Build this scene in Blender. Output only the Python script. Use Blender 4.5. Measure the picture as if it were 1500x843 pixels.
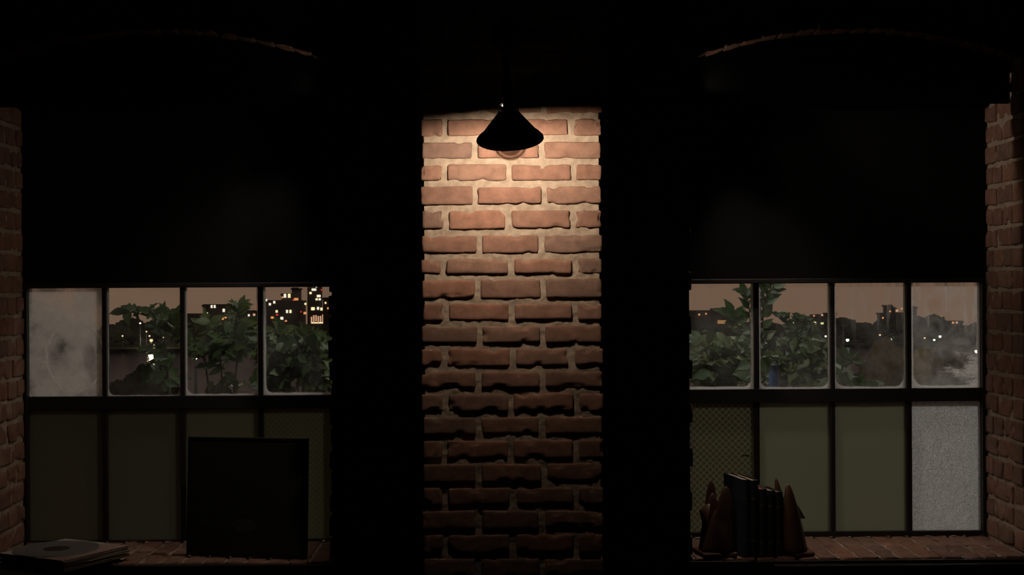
import bpy, math, random
from mathutils import Vector, Matrix, noise
random.seed(7)
for o in list(bpy.data.objects): bpy.data.objects.remove(o)
S = bpy.context.scene
COL = S.collection

# ------------------------------------------------------------------ camera
F, CX, CY = 1985.0, 750.0, 421.5
CAMZ = 1.55
YAW, ROLL = math.radians(0.7), 0.0053
_f = Vector((math.sin(YAW), math.cos(YAW), 0)); _r0 = Vector((math.cos(YAW), -math.sin(YAW), 0)); _u0 = Vector((0, 0, 1))
_r = _r0 * math.cos(ROLL) - _u0 * math.sin(ROLL); _u = _u0 * math.cos(ROLL) + _r0 * math.sin(ROLL)
CAM = Vector((0, 0, CAMZ))
cd = bpy.data.cameras.new('camera'); cam = bpy.data.objects.new('camera', cd); COL.objects.link(cam)
cd.sensor_width = 36; cd.lens = F / 1500 * 36; cd.clip_start = 0.05; cd.clip_end = 3000
cam.matrix_world = Matrix(((_r.x, _u.x, -_f.x, 0), (_r.y, _u.y, -_f.y, 0), (_r.z, _u.z, -_f.z, CAMZ), (0, 0, 0, 1)))
S.camera = cam
def ray(px, py): return _f * F + _r * (px - CX) + _u * (CY - py)
def at(px, py, Y):                       # photograph point -> place on the vertical plane at depth Y
    d = ray(px, py); return CAM + d * (Y / d.y)
def onz(px, py, z):                      # photograph point -> place on the level plane at height z
    d = ray(px, py); return CAM + d * ((z - CAMZ) / d.z)

# ------------------------------------------------------------------ world, lights, exposure
w = bpy.data.worlds.new('night_sky'); S.world = w; w.use_nodes = True
nt = w.node_tree; nt.nodes.clear()
wo = nt.nodes.new('ShaderNodeOutputWorld'); bg = nt.nodes.new('ShaderNodeBackground')
tc = nt.nodes.new('ShaderNodeTexCoord'); sx = nt.nodes.new('ShaderNodeSeparateXYZ'); rp = nt.nodes.new('ShaderNodeValToRGB')
nt.links.new(tc.outputs['Generated'], sx.inputs[0]); nt.links.new(sx.outputs['Z'], rp.inputs[0]); nt.links.new(rp.outputs[0], bg.inputs[0]); nt.links.new(bg.outputs[0], wo.inputs[0])
rp.color_ramp.elements[0].position = -0.03 + 0.03; rp.color_ramp.elements[0].color = (0.185, 0.113, 0.073, 1)
rp.color_ramp.elements[1].position = 0.35; rp.color_ramp.elements[1].color = (0.115, 0.084, 0.064, 1)
SKY = 1.0; bg.inputs[1].default_value = SKY
S.view_settings.view_transform = 'Standard'; S.view_settings.look = 'None'; S.view_settings.gamma = 1
S.view_settings.exposure = 0; S.view_settings.use_curve_mapping = False

def light(name, kind, loc, power, color, radius=0.02, aim=None, size=None, blend=0.3):
    l = bpy.data.lights.new(name, kind); o = bpy.data.objects.new(name, l); COL.objects.link(o)
    l.energy = power; l.color = color; o.location = loc
    if kind in ('POINT', 'SPOT'): l.shadow_soft_size = radius
    if kind == 'SPOT': l.spot_size = size; l.spot_blend = blend
    if kind == 'AREA': l.shape = 'DISK'; l.size = radius
    if aim is not None: o.rotation_euler = Vector(aim).to_track_quat('-Z', 'Y').to_euler()
    return o
PIER_Y, WALL_Y, WIN_Y, OUT_Y = 4.5, 5.20, 5.62, 5.71
WARM = (1.0, 0.82, 0.62)
LAMP = at(747.5, 210, PIER_Y - 0.38)                    # centre of the bulb
LAMP_AXIS = Vector((0.055, 0.42, -0.90)).normalized()   # the shade looks down, at the wall and a little to the right
light('wall_lamp_light', 'SPOT', LAMP - LAMP_AXIS * 0.033, 46.0, WARM, 0.014, (-0.02, 0.97, -0.02), math.radians(180), 1.0)
light('collar_glint_light', 'POINT', at(738, 151, PIER_Y - 0.42), 0.03, WARM, 0.002)  # added light with no source of its own, giving the collar its glints
# added lights without fixtures: two behind each arched board, one along the soffit
for sg, xi, xo, pa, pb, pc, sp in ((-1, at(497, 330, WIN_Y).x, at(38, 330, WIN_Y).x, 15.0, 2.6, 0.22, 165), (1, at(993, 330, WIN_Y).x, at(1439, 330, WIN_Y).x, 32.0, 11.0, 0.42, 1255)):
    p = Vector((xi + sg * 0.06, WALL_Y + 0.14, at(750, 112, WALL_Y + 0.19).z))
    light('window_lamp_light', 'SPOT', p, pa, (1.0, 0.82, 0.66), 0.015, onz(sp, 806, 0.51) - p, math.radians(60), 0.95)
    light('window_lamp_light', 'SPOT', p, pb, (1.0, 0.82, 0.64), 0.015, Vector((xo, WALL_Y + 0.16, at(750, 240, WALL_Y + 0.2).z)) - p, math.radians(50), 0.9)
    p = Vector((xi + sg * 0.03, WALL_Y + 0.05, at(750, 140, WALL_Y).z))
    light('soffit_fill_light', 'SPOT', p, pc, WARM, 0.01, (sg * 0.75, -0.10, 0.66), math.radians(100), 1.0)
# added light without a fixture, brightening the terrace plants from above
light('plant_fill_light', 'SPOT', (0.3, 6.3, 4.2), 200.0, (1.0, 0.97, 0.82), 0.1, (0.0, 0.55, -0.8), math.radians(120), 0.6)
# unseen light added outside, beyond the right-hand window, to brighten the panes
light('outside_pane_light', 'POINT', (3.4, 9.8, 4.8), 300, (1.0, 0.95, 0.88), 0.12)

# ------------------------------------------------------------------ helpers
def rnd(a, b): return a + (b - a) * random.random()
def prop(o, label=None, cat=None, group=None, kind=None):
    if label: o['label'] = label
    if cat: o['category'] = cat
    if group: o['group'] = group
    if kind: o['kind'] = kind
    return o
def empty(name, loc=(0, 0, 0), rot=(0, 0, 0)):
    o = bpy.data.objects.new(name, None); COL.objects.link(o); o.location = loc; o.rotation_euler = rot; o.empty_display_size = 0.05
    return o
class MB:
    def __init__(s): s.v = []; s.f = []; s.m = []; s.t = []
    def add(s, vs, fs, mi=0, tint=0.5):
        b = len(s.v); s.v += [tuple(v) for v in vs]; s.f += [tuple(b + i for i in f) for f in fs]
        s.m += [mi] * len(fs); s.t += [tint] * len(vs); return s
    def box(s, c, h, mi=0, tint=0.5, R=None):
        c = Vector(c); vs = []
        for x in (-1, 1):
            for y in (-1, 1):
                for z in (-1, 1):
                    p = Vector((x * h[0], y * h[1], z * h[2])); vs.append(c + (R @ p if R else p))
        return s.add(vs, [(0, 1, 3, 2), (4, 6, 7, 5), (0, 4, 5, 1), (2, 3, 7, 6), (0, 2, 6, 4), (1, 5, 7, 3)], mi, tint)
    def span(s, a, b, mi=0, tint=0.5):
        return s.box([(a[i] + b[i]) / 2 for i in range(3)], [abs(b[i] - a[i]) / 2 for i in range(3)], mi, tint)
    def tube(s, pts, rad, n=8, mi=0, cap=True):
        pts = [Vector(p) for p in pts]; rad = rad if isinstance(rad, (list, tuple)) else [rad] * len(pts)
        vs = []; fs = []; ref = Vector((0.3, 0.5, 0.81))
        for i, p in enumerate(pts):
            t = (pts[min(i + 1, len(pts) - 1)] - pts[max(i - 1, 0)]).normalized()
            a = t.cross(ref)
            if a.length < 1e-4: a = t.cross(Vector((1, 0, 0)))
            a.normalize(); b = t.cross(a)
            for k in range(n):
                an = 2 * math.pi * k / n; vs.append(p + (a * math.cos(an) + b * math.sin(an)) * rad[i])
        for i in range(len(pts) - 1):
            for k in range(n):
                k2 = (k + 1) % n; fs.append((i * n + k, i * n + k2, (i + 1) * n + k2, (i + 1) * n + k))
        if cap: fs.append(tuple(reversed(range(n)))); fs.append(tuple((len(pts) - 1) * n + k for k in range(n)))
        return s.add(vs, fs, mi)
    def lathe(s, prof, c=(0, 0, 0), M=None, n=40, mi=0):        # prof: (radius, height) along local z
        c = Vector(c); vs = []; fs = []
        for r, z in prof:
            for k in range(n):
                an = 2 * math.pi * k / n; p = Vector((r * math.cos(an), r * math.sin(an), z)); vs.append(c + (M @ p if M else p))
        for i in range(len(prof) - 1):
            for k in range(n):
                k2 = (k + 1) % n; fs.append((i * n + k, i * n + k2, (i + 1) * n + k2, (i + 1) * n + k))
        return s.add(vs, fs, mi)
    def build(s, name, mats, parent=None, smooth=False, bevel=0, tint=False):
        me = bpy.data.meshes.new(name); me.from_pydata(s.v, [], s.f)
        for m in (mats if isinstance(mats, (list, tuple)) else [mats]): me.materials.append(m)
        me.polygons.foreach_set('material_index', s.m)
        if smooth: me.polygons.foreach_set('use_smooth', [smooth != 'brick' or k == 0 for k in s.m])
        if tint:
            a = me.attributes.new('tint', 'FLOAT', 'POINT'); a.data.foreach_set('value', s.t)
        me.update(); o = bpy.data.objects.new(name, me); COL.objects.link(o)
        if parent is not None: o.parent = parent; o.matrix_parent_inverse = Matrix()
        if bevel:
            b = o.modifiers.new('bevel', 'BEVEL'); b.width = bevel; b.segments = 2; b.limit_method = 'ANGLE'
        return o
def local(root):                                   # world -> coordinates of a root Empty
    bpy.context.view_layer.update(); return root.matrix_world.inverted()

# ------------------------------------------------------------------ materials
def mat(name):
    m = bpy.data.materials.new(name); m.use_nodes = True; n = m.node_tree; b = n.nodes['Principled BSDF']; return m, n, b
def N(n, t, **kw):
    x = n.nodes.new(t)
    for k, v in kw.items(): setattr(x, k, v)
    return x
def simple(name, col, rough=0.6, metal=0.0, noise_amt=0.25, scale=30, bump=0.0, spec=0.5):
    m, n, b = mat(name)
    tcn = N(n, 'ShaderNodeTexCoord'); tx = N(n, 'ShaderNodeTexNoise'); tx.inputs['Scale'].default_value = scale; tx.inputs['Detail'].default_value = 4
    n.links.new(tcn.outputs['Object'], tx.inputs['Vector'])
    mx = N(n, 'ShaderNodeMix', data_type='RGBA')
    mx.inputs[6].default_value = (*[c * (1 - noise_amt) for c in col], 1); mx.inputs[7].default_value = (*[min(1, c * (1 + noise_amt)) for c in col], 1)
    n.links.new(tx.outputs['Fac'], mx.inputs[0]); n.links.new(mx.outputs[2], b.inputs['Base Color'])
    b.inputs['Roughness'].default_value = rough; b.inputs['Metallic'].default_value = metal; b.inputs['Specular IOR Level'].default_value = spec
    if bump:
        bp = N(n, 'ShaderNodeBump'); bp.inputs['Strength'].default_value = bump; bp.inputs['Distance'].default_value = 0.002
        n.links.new(tx.outputs['Fac'], bp.inputs['Height']); n.links.new(bp.outputs[0], b.inputs['Normal'])
    return m
def emis(name, col, st):
    m = bpy.data.materials.new(name); m.use_nodes = True; n = m.node_tree; n.nodes.clear()
    e = N(n, 'ShaderNodeEmission'); e.inputs[0].default_value = (*col, 1); e.inputs[1].default_value = st
    o = N(n, 'ShaderNodeOutputMaterial'); n.links.new(e.outputs[0], o.inputs[0]); return m
def brick_mat():
    m, n, b = mat('old_red_brick')
    a = N(n, 'ShaderNodeAttribute', attribute_name='tint'); tcn = N(n, 'ShaderNodeTexCoord')
    r = N(n, 'ShaderNodeValToRGB'); e = r.color_ramp.elements
    e[0].position = 0.0; e[0].color = (0.165, 0.105, 0.085, 1); e[1].position = 1.0; e[1].color = (0.235, 0.117, 0.084, 1)
    x = e.new(0.35); x.color = (0.205, 0.108, 0.08, 1); x = e.new(0.7); x.color = (0.215, 0.128, 0.098, 1)
    n.links.new(a.outputs['Fac'], r.inputs[0])
    t1 = N(n, 'ShaderNodeTexNoise'); t1.inputs['Scale'].default_value = 22; t1.inputs['Detail'].default_value = 8; t1.inputs['Roughness'].default_value = 0.65
    t2 = N(n, 'ShaderNodeTexNoise'); t2.inputs['Scale'].default_value = 170; t2.inputs['Detail'].default_value = 5
    for t in (t1, t2): n.links.new(tcn.outputs['Object'], t.inputs['Vector'])
    mr = N(n, 'ShaderNodeMapRange'); mr.inputs[1].default_value = 0.3; mr.inputs[2].default_value = 0.7; mr.inputs[3].default_value = 0.72; mr.inputs[4].default_value = 1.25
    n.links.new(t1.outputs['Fac'], mr.inputs[0])
    mu = N(n, 'ShaderNodeMix', data_type='RGBA', blend_type='MULTIPLY'); mu.inputs[0].default_value = 1
    n.links.new(r.outputs[0], mu.inputs[6]); n.links.new(mr.outputs[0], mu.inputs[7])
    # lime bloom: pale patches of old mortar wash
    t3 = N(n, 'ShaderNodeTexNoise'); t3.inputs['Scale'].default_value = 9; t3.inputs['Detail'].default_value = 9; t3.inputs['Roughness'].default_value = 0.7
    n.links.new(tcn.outputs['Object'], t3.inputs['Vector'])
    m3 = N(n, 'ShaderNodeMapRange'); m3.inputs[1].default_value = 0.55; m3.inputs[2].default_value = 0.78; m3.inputs[3].default_value = 0; m3.inputs[4].default_value = 0.55
    n.links.new(t3.outputs['Fac'], m3.inputs[0])
    mx = N(n, 'ShaderNodeMix', data_type='RGBA'); n.links.new(m3.outputs[0], mx.inputs[0]); n.links.new(mu.outputs[2], mx.inputs[6]); mx.inputs[7].default_value = (0.30, 0.21, 0.155, 1)
    n.links.new(mx.outputs[2], b.inputs['Base Color']); b.inputs['Roughness'].default_value = 0.88; b.inputs['Specular IOR Level'].default_value = 0.25
    ad = N(n, 'ShaderNodeMath', operation='ADD'); n.links.new(t1.outputs['Fac'], ad.inputs[0]); n.links.new(t2.outputs['Fac'], ad.inputs[1])
    bp = N(n, 'ShaderNodeBump'); bp.inputs['Strength'].default_value = 0.35; bp.inputs['Distance'].default_value = 0.002
    n.links.new(ad.outputs[0], bp.inputs['Height']); n.links.new(bp.outputs[0], b.inputs['Normal'])
    return m
def mortar_mat():
    m, n, b = mat('lime_mortar'); tcn = N(n, 'ShaderNodeTexCoord')
    t1 = N(n, 'ShaderNodeTexNoise'); t1.inputs['Scale'].default_value = 35; t1.inputs['Detail'].default_value = 8
    t2 = N(n, 'ShaderNodeTexNoise'); t2.inputs['Scale'].default_value = 260; t2.inputs['Detail'].default_value = 4
    for t in (t1, t2): n.links.new(tcn.outputs['Object'], t.inputs['Vector'])
    r = N(n, 'ShaderNodeValToRGB'); e = r.color_ramp.elements
    e[0].position = 0.3; e[0].color = (0.24, 0.188, 0.148, 1); e[1].position = 0.72; e[1].color = (0.39, 0.32, 0.26, 1)
    n.links.new(t1.outputs['Fac'], r.inputs[0]); n.links.new(r.outputs[0], b.inputs['Base Color']); b.inputs['Roughness'].default_value = 0.95; b.inputs['Specular IOR Level'].default_value = 0.15
    ad = N(n, 'ShaderNodeMath', operation='ADD'); n.links.new(t1.outputs['Fac'], ad.inputs[0]); n.links.new(t2.outputs['Fac'], ad.inputs[1])
    bp = N(n, 'ShaderNodeBump'); bp.inputs['Strength'].default_value = 0.5; bp.inputs['Distance'].default_value = 0.004
    n.links.new(ad.outputs[0], bp.inputs['Height']); n.links.new(bp.outputs[0], b.inputs['Normal'])
    return m
BRICK, MORTAR = brick_mat(), mortar_mat()
BLACK_STEEL = simple('black_painted_steel', (0.010, 0.010, 0.011), 0.55, 0.0, 0.2, 40, 0.1)
BLACK_CLOTH = simple('black_blind_fabric', (0.006, 0.006, 0.007), 0.95, 0, 0.2, 300, 0, 0.1)
BLACK_WOOD = simple('black_stained_wood', (0.010, 0.009, 0.008), 0.6, 0, 0.3, 12, 0.1)
DARK_PLASTER = simple('dark_plaster', (0.03, 0.028, 0.027), 0.9, 0, 0.2, 8)
DARK_FLOOR = simple('dark_floorboards', (0.035, 0.022, 0.014), 0.6, 0, 0.3, 6)

# ------------------------------------------------------------------ brickwork
def samples(n, h, rad):
    e = 1 - 1.25 * rad / h; return [-1.0, -(1 - 0.45 * rad / h)] + [-e + 2 * e * i / n for i in range(n + 1)] + [1 - 0.45 * rad / h, 1.0]
def brick(mb, c, h, res=(5, 3, 3), amp=0.0016, chip=0.006, rad=0.006, R=None, tint=None, skip=()):
    sxs, sys_, szs = [samples(res[a], h[a], rad) for a in range(3)]; nx, ny, nz = len(sxs), len(sys_), len(szs)
    idx = {}; vs = []; fs = []; seed = Vector((rnd(0, 90), rnd(0, 90), rnd(0, 90))); c = Vector(c)
    def V(i, j, k):
        q = idx.get((i, j, k))
        if q is not None: return q
        p = Vector((sxs[i] * h[0], sys_[j] * h[1], szs[k] * h[2]))
        ed = (i in (0, nx - 1)) + (j in (0, ny - 1)) + (k in (0, nz - 1))
        e = [max(0.0, abs(p[a]) - (h[a] - rad * 1.6)) for a in range(3)]
        q0 = Vector([max(-(h[a] - rad), min(h[a] - rad, p[a])) for a in range(3)]); d = p - q0
        if d.length > 1e-9: p = q0 + d.normalized() * rad
        s1 = noise.noise_vector((p + seed) * 14); s2 = noise.noise_vector((p + seed) * 55)
        p = p + s1 * amp * 1.1 + s2 * amp * 0.7
        if ed >= 2 or sum(1 for q_ in e if q_ > 0) >= 2:
            g = max(0.0, noise.noise((p + seed) * 24) - 0.16 + 0.12 * (ed == 3)); p -= Vector((p.x / h[0] * min(1, h[2] / h[0] * 1.4), p.y / h[1], p.z / h[2])) * g * chip * 3
        idx[(i, j, k)] = len(vs); vs.append(c + (R @ p if R else p)); return idx[(i, j, k)]
    for i in range(nx - 1):
        for j in range(ny - 1):
            if '-z' not in skip: fs.append((V(i, j, 0), V(i, j + 1, 0), V(i + 1, j + 1, 0), V(i + 1, j, 0)))
            fs.append((V(i, j, nz - 1), V(i + 1, j, nz - 1), V(i + 1, j + 1, nz - 1), V(i, j + 1, nz - 1)))
    for i in range(nx - 1):
        for k in range(nz - 1):
            fs.append((V(i, 0, k), V(i + 1, 0, k), V(i + 1, 0, k + 1), V(i, 0, k + 1)))
            if '+y' not in skip: fs.append((V(i, ny - 1, k), V(i, ny - 1, k + 1), V(i + 1, ny - 1, k + 1), V(i + 1, ny - 1, k)))
    for j in range(ny - 1):
        for k in range(nz - 1):
            fs.append((V(0, j, k), V(0, j, k + 1), V(0, j + 1, k + 1), V(0, j + 1, k)))
            fs.append((V(nx - 1, j, k), V(nx - 1, j + 1, k), V(nx - 1, j + 1, k + 1), V(nx - 1, j, k + 1)))
    mb.add(vs, fs, 0, random.random() if tint is None else tint)
def mortar_face(mb, x0, x1, z0, z1, y, step=0.006, amp=0.006):
    nx = max(2, int((x1 - x0) / step)); nz = max(2, int((z1 - z0) / step)); vs = []; fs = []
    for k in range(nz + 1):
        for i in range(nx + 1):
            x = x0 + (x1 - x0) * i / nx; z = z0 + (z1 - z0) * k / nz
            d = noise.noise(Vector((x * 30, 3.3, z * 30))) * 0.6 + noise.noise(Vector((x * 85, 7.1, z * 85))) * 0.5
            vs.append((x, y - d * amp, z))
    for k in range(nz):
        for i in range(nx):
            a = k * (nx + 1) + i; fs.append((a, a + 1, a + nx + 2, a + nx + 1))
    mb.add(vs, fs, 1)

# the pier between the windows: every course set out from the photograph
MJ = 0.0105                                        # half a bed joint
beds = [33, 67, 101, 135.5, 169.8, 203.7, 236.3, 268.8, 303.7, 339.9, 375.1, 405.3, 441, 473.6, 506.7, 540.3, 573.4, 607, 641.2, 676.4, 710.6, 744.2, 779.4, 815.1, 850]
joints = {3: [707, 797], 4: [652, 744, 836], 5: [696, 794], 6: [651.5, 746, 841], 7: [696, 797], 8: [653, 745.5, 838.5], 9: [702, 794], 10: [650, 748, 841], 11: [700, 796],
          12: [653.6, 748.7, 841.7], 13: [702, 795.5], 14: [652, 751, 838], 15: [701, 795], 16: [652.5, 748, 845], 17: [701, 794], 18: [652, 749, 844], 19: [701, 797], 20: [652, 751, 843],
          21: [702, 794], 22: [653, 751, 844]}
zs = [at(750, y, PIER_Y).z for y in beds]
stepz = (zs[0] - zs[-1]) / (len(zs) - 1)
while zs[0] < 3.2: zs.insert(0, zs[0] + stepz); beds.insert(0, beds[0] - 34)
ntop = len(beds) - 25
while zs[-1] > 0.0: zs.append(zs[-1] - stepz); beds.append(beds[-1] + 34)
PX0, PX1 = at(617.5, 420, PIER_Y).x, at(882.5, 420, PIER_Y).x
mb = MB()
mortar_face(mb, PX0 + 0.010, PX1 - 0.010, max(0, zs[-1]), 3.2, PIER_Y + 0.0105)
mb.span((PX0 + 0.010, PIER_Y + 0.016, 0.0), (PX1 - 0.010, WALL_Y + 0.02, 3.2), 1)
for i in range(len(zs) - 1):
    ztop, zbot = zs[i], zs[i + 1]
    if zbot < 0: break
    ci = i - ntop; ym = (beds[i] + beds[i + 1]) / 2
    js = joints.get(ci, [700, 795] if ci % 2 else [652, 748, 842])
    xs = [PX0 + rnd(-0.003, 0.004)] + [at(j, ym, PIER_Y).x for j in js] + [PX1 + rnd(-0.004, 0.003)]
    vis = 0 <= ci <= 24
    for k in range(len(xs) - 1):
        jw = 0.0095
        a = xs[k] + (0 if k == 0 else jw + rnd(-0.002, 0.003)); b = xs[k + 1] - (0 if k == len(xs) - 2 else jw + rnd(-0.002, 0.003))
        hz = (ztop - zbot) / 2 - MJ + rnd(-0.0018, 0.0018); dep = rnd(-0.003, 0.003)
        R = Matrix.Rotation(rnd(-0.012, 0.012), 3, 'Y')
        brick(mb, ((a + b) / 2, PIER_Y + 0.05 + dep, (ztop + zbot) / 2 + rnd(-0.001, 0.001)), ((b - a) / 2, 0.05, hz), (15, 3, 6) if vis else (4, 1, 2), 0.0015, 0.0055, 0.0065, R, skip=('+y',))
prop(mb.build('wall_pier', [BRICK, MORTAR], smooth=True, tint=True), 'narrow red brick pier under the wall lamp', None, None, 'structure')

# the wall with its two arched openings
OP = []
for (a, b, pa, pe, pspr) in ((38, 500, (232, 44.5), (482, 88), 0), (991, 1439, (1250, 42.5), (1010, 86), 0)):
    x0, x1 = at(a, 330, WIN_Y).x, at(b, 330, WIN_Y).x
    zap = at(*pa, WALL_Y).z; zsp = at(*pe, WALL_Y).z; hw = (x1 - x0) / 2; sag = zap - zsp
    R_ = (hw * hw + sag * sag) / (2 * sag); OP.append(dict(x0=x0, x1=x1, cx=(x0 + x1) / 2, zap=zap, R=R_, zc=zap - R_))
SILL_Z = 0.51
def archz(o, x): return o['zc'] + math.sqrt(max(0, o['R'] ** 2 - (x - o['cx']) ** 2))
mb = MB(); YF = WALL_Y + 0.008; WX = 2.95
xs = [-WX, OP[0]['x0'], OP[0]['x1'], OP[1]['x0'], OP[1]['x1'], WX]
for a, b in ((xs[0], xs[1]), (xs[2], xs[3]), (xs[4], xs[5])): mb.span((a - (0 if a < -2 else -0.008), YF, 0), (b - (0.008 if b < 2.9 else 0), OUT_Y, 3.2), 1)
for o in OP:
    mb.span((o['x0'], YF, 0), (o['x1'], OUT_Y, SILL_Z - 0.115), 1)
    n = 24; vs = []; fs = []
    for i in range(n + 1):
        x = o['x0'] - 0.008 + (o['x1'] - o['x0'] + 0.016) * i / n; za = archz(o, x) + 0.008
        vs += [(x, YF, za), (x, YF, 3.2), (x, OUT_Y, za), (x, OUT_Y, 3.2)]
    for i in range(n):
        a, b = 4 * i, 4 * i + 4; fs += [(a, b, b + 1, a + 1), (a + 2, a + 3, b + 3, b + 2), (a, a + 2, b + 2, b), (a + 1, b + 1, b + 3, a + 3)]
    mb.add(vs, fs, 1)
ch = 0.085
for row in range(int(3.2 / ch)):
    zc = row * ch + ch / 2; off = 0.107 * (row % 2)
    x = -WX - off
    segs = []
    free = [(-WX, WX)]
    for o in OP:
        nf = []
        inner = zc < archz(o, o['cx']) + 0.115
        for a, b in free:
            if SILL_Z - 0.115 < zc + ch / 2 and inner:
                lo, hi = o['x0'], o['x1']
                if zc > archz(o, o['x0']) - 0.02:
                    rr = o['R'] + 0.115; dz = zc - ch / 2 - o['zc'] 
                    hw = math.sqrt(max(0, rr * rr - dz * dz)); lo = max(o['cx'] - hw, o['x0'] - 0.05); hi = min(o['cx'] + hw, o['x1'] + 0.05)
                nf += [(a, min(b, lo)), (max(a, hi), b)] if lo < b and hi > a else [(a, b)]
            else: nf.append((a, b))
        free = [(a, b) for a, b in nf if b - a > 0.02]
    for a, b in free:
        if a > PX0 and b < PX1: continue
        x = math.floor((a + off) / 0.213) * 0.213 - off
        while x < b:
            l, r = max(x, a), min(x + 0.213, b)
            if r - l > 0.035 and not (l > PX0 - 0.02 and r < PX1 + 0.02):
                le = l + (0.005 if l > a + 1e-6 else rnd(-0.006, 0.004)); re = r - (0.005 if r < b - 1e-6 else rnd(-0.006, 0.004))
                brick(mb, ((le + re) / 2, WALL_Y + 0.05 + rnd(-0.002, 0.002), zc), ((re - le) / 2, 0.05, ch / 2 - 0.006), (4, 1, 2), 0.0016, 0.006, 0.006, skip=('+y',))
            x += 0.213
# reveals: courses of stretchers and headers running back to the frame
for o in OP:
    for side, xe in ((1, o['x0']), (-1, o['x1'])):
        fine = (side > 0) == (o is OP[0])
        for row in range(int(SILL_Z / ch) - 1, int(2.6 / ch)):
            zc = row * ch + ch / 2
            if zc > archz(o, o['x0']) + 0.02: break
            ys = [WALL_Y + 0.102, WALL_Y + 0.205, WALL_Y + 0.31, OUT_Y - 0.02] if row % 2 else [WALL_Y + 0.102, WALL_Y + 0.262, OUT_Y - 0.02]
            for a, b in zip(ys, ys[1:]):
                d = rnd(-0.003, 0.003); R = Matrix.Rotation(rnd(-0.02, 0.02), 3, 'X')
                brick(mb, (xe - side * 0.05 + d, (a + b) / 2, zc + rnd(-0.002, 0.002)), (0.05, (b - a) / 2 - 0.006, ch / 2 - 0.0075), (3, 8, 5) if fine else (1, 3, 2), 0.002, 0.008, 0.007, R)
# arch rings: bricks on edge, two deep through the wall
for o in OP:
    a0 = math.asin((o['x0'] - o['cx']) / o['R']); a1 = -a0; n = round((a1 - a0) * o['R'] / 0.073)
    for i in range(n):
        an = a0 + (a1 - a0) * (i + 0.5) / n; rc = o['R'] + 0.05 + rnd(-0.002, 0.002)
        R = Matrix.Rotation(an + rnd(-0.01, 0.01), 3, 'Y')
        for yc, hy in ((WALL_Y + 0.101, 0.098), (WALL_Y + 0.31, 0.10)):
            brick(mb, (o['cx'] + math.sin(an) * rc, yc + rnd(-0.003, 0.003), o['zc'] + math.cos(an) * rc), (0.0335, hy, 0.05), (3, 6, 3), 0.002, 0.008, 0.006, R)
prop(mb.build('wall_back', [BRICK, MORTAR], smooth='brick', tint=True), None, None, None, 'structure')

# room shell
mb = MB(); mb.span((-3.05, -1.3, -0.1), (3.05, OUT_Y, 0)); prop(mb.build('floor', DARK_FLOOR), kind='structure')
mb = MB(); mb.span((-3.05, -1.3, 3.2), (3.05, OUT_Y, 3.3)); prop(mb.build('ceiling', DARK_PLASTER), kind='structure')
mb = MB(); mb.span((-3.05, -1.3, 0), (-2.95, OUT_Y, 3.2)); prop(mb.build('wall_left', DARK_PLASTER), kind='structure')
mb = MB(); mb.span((2.95, -1.3, 0), (3.05, OUT_Y, 3.2)); prop(mb.build('wall_right', DARK_PLASTER), kind='structure')
mb = MB(); mb.span((-2.95, -1.3, 0), (2.95, -1.2, 3.2)); prop(mb.build('wall_rear', DARK_PLASTER), kind='structure')

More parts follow.
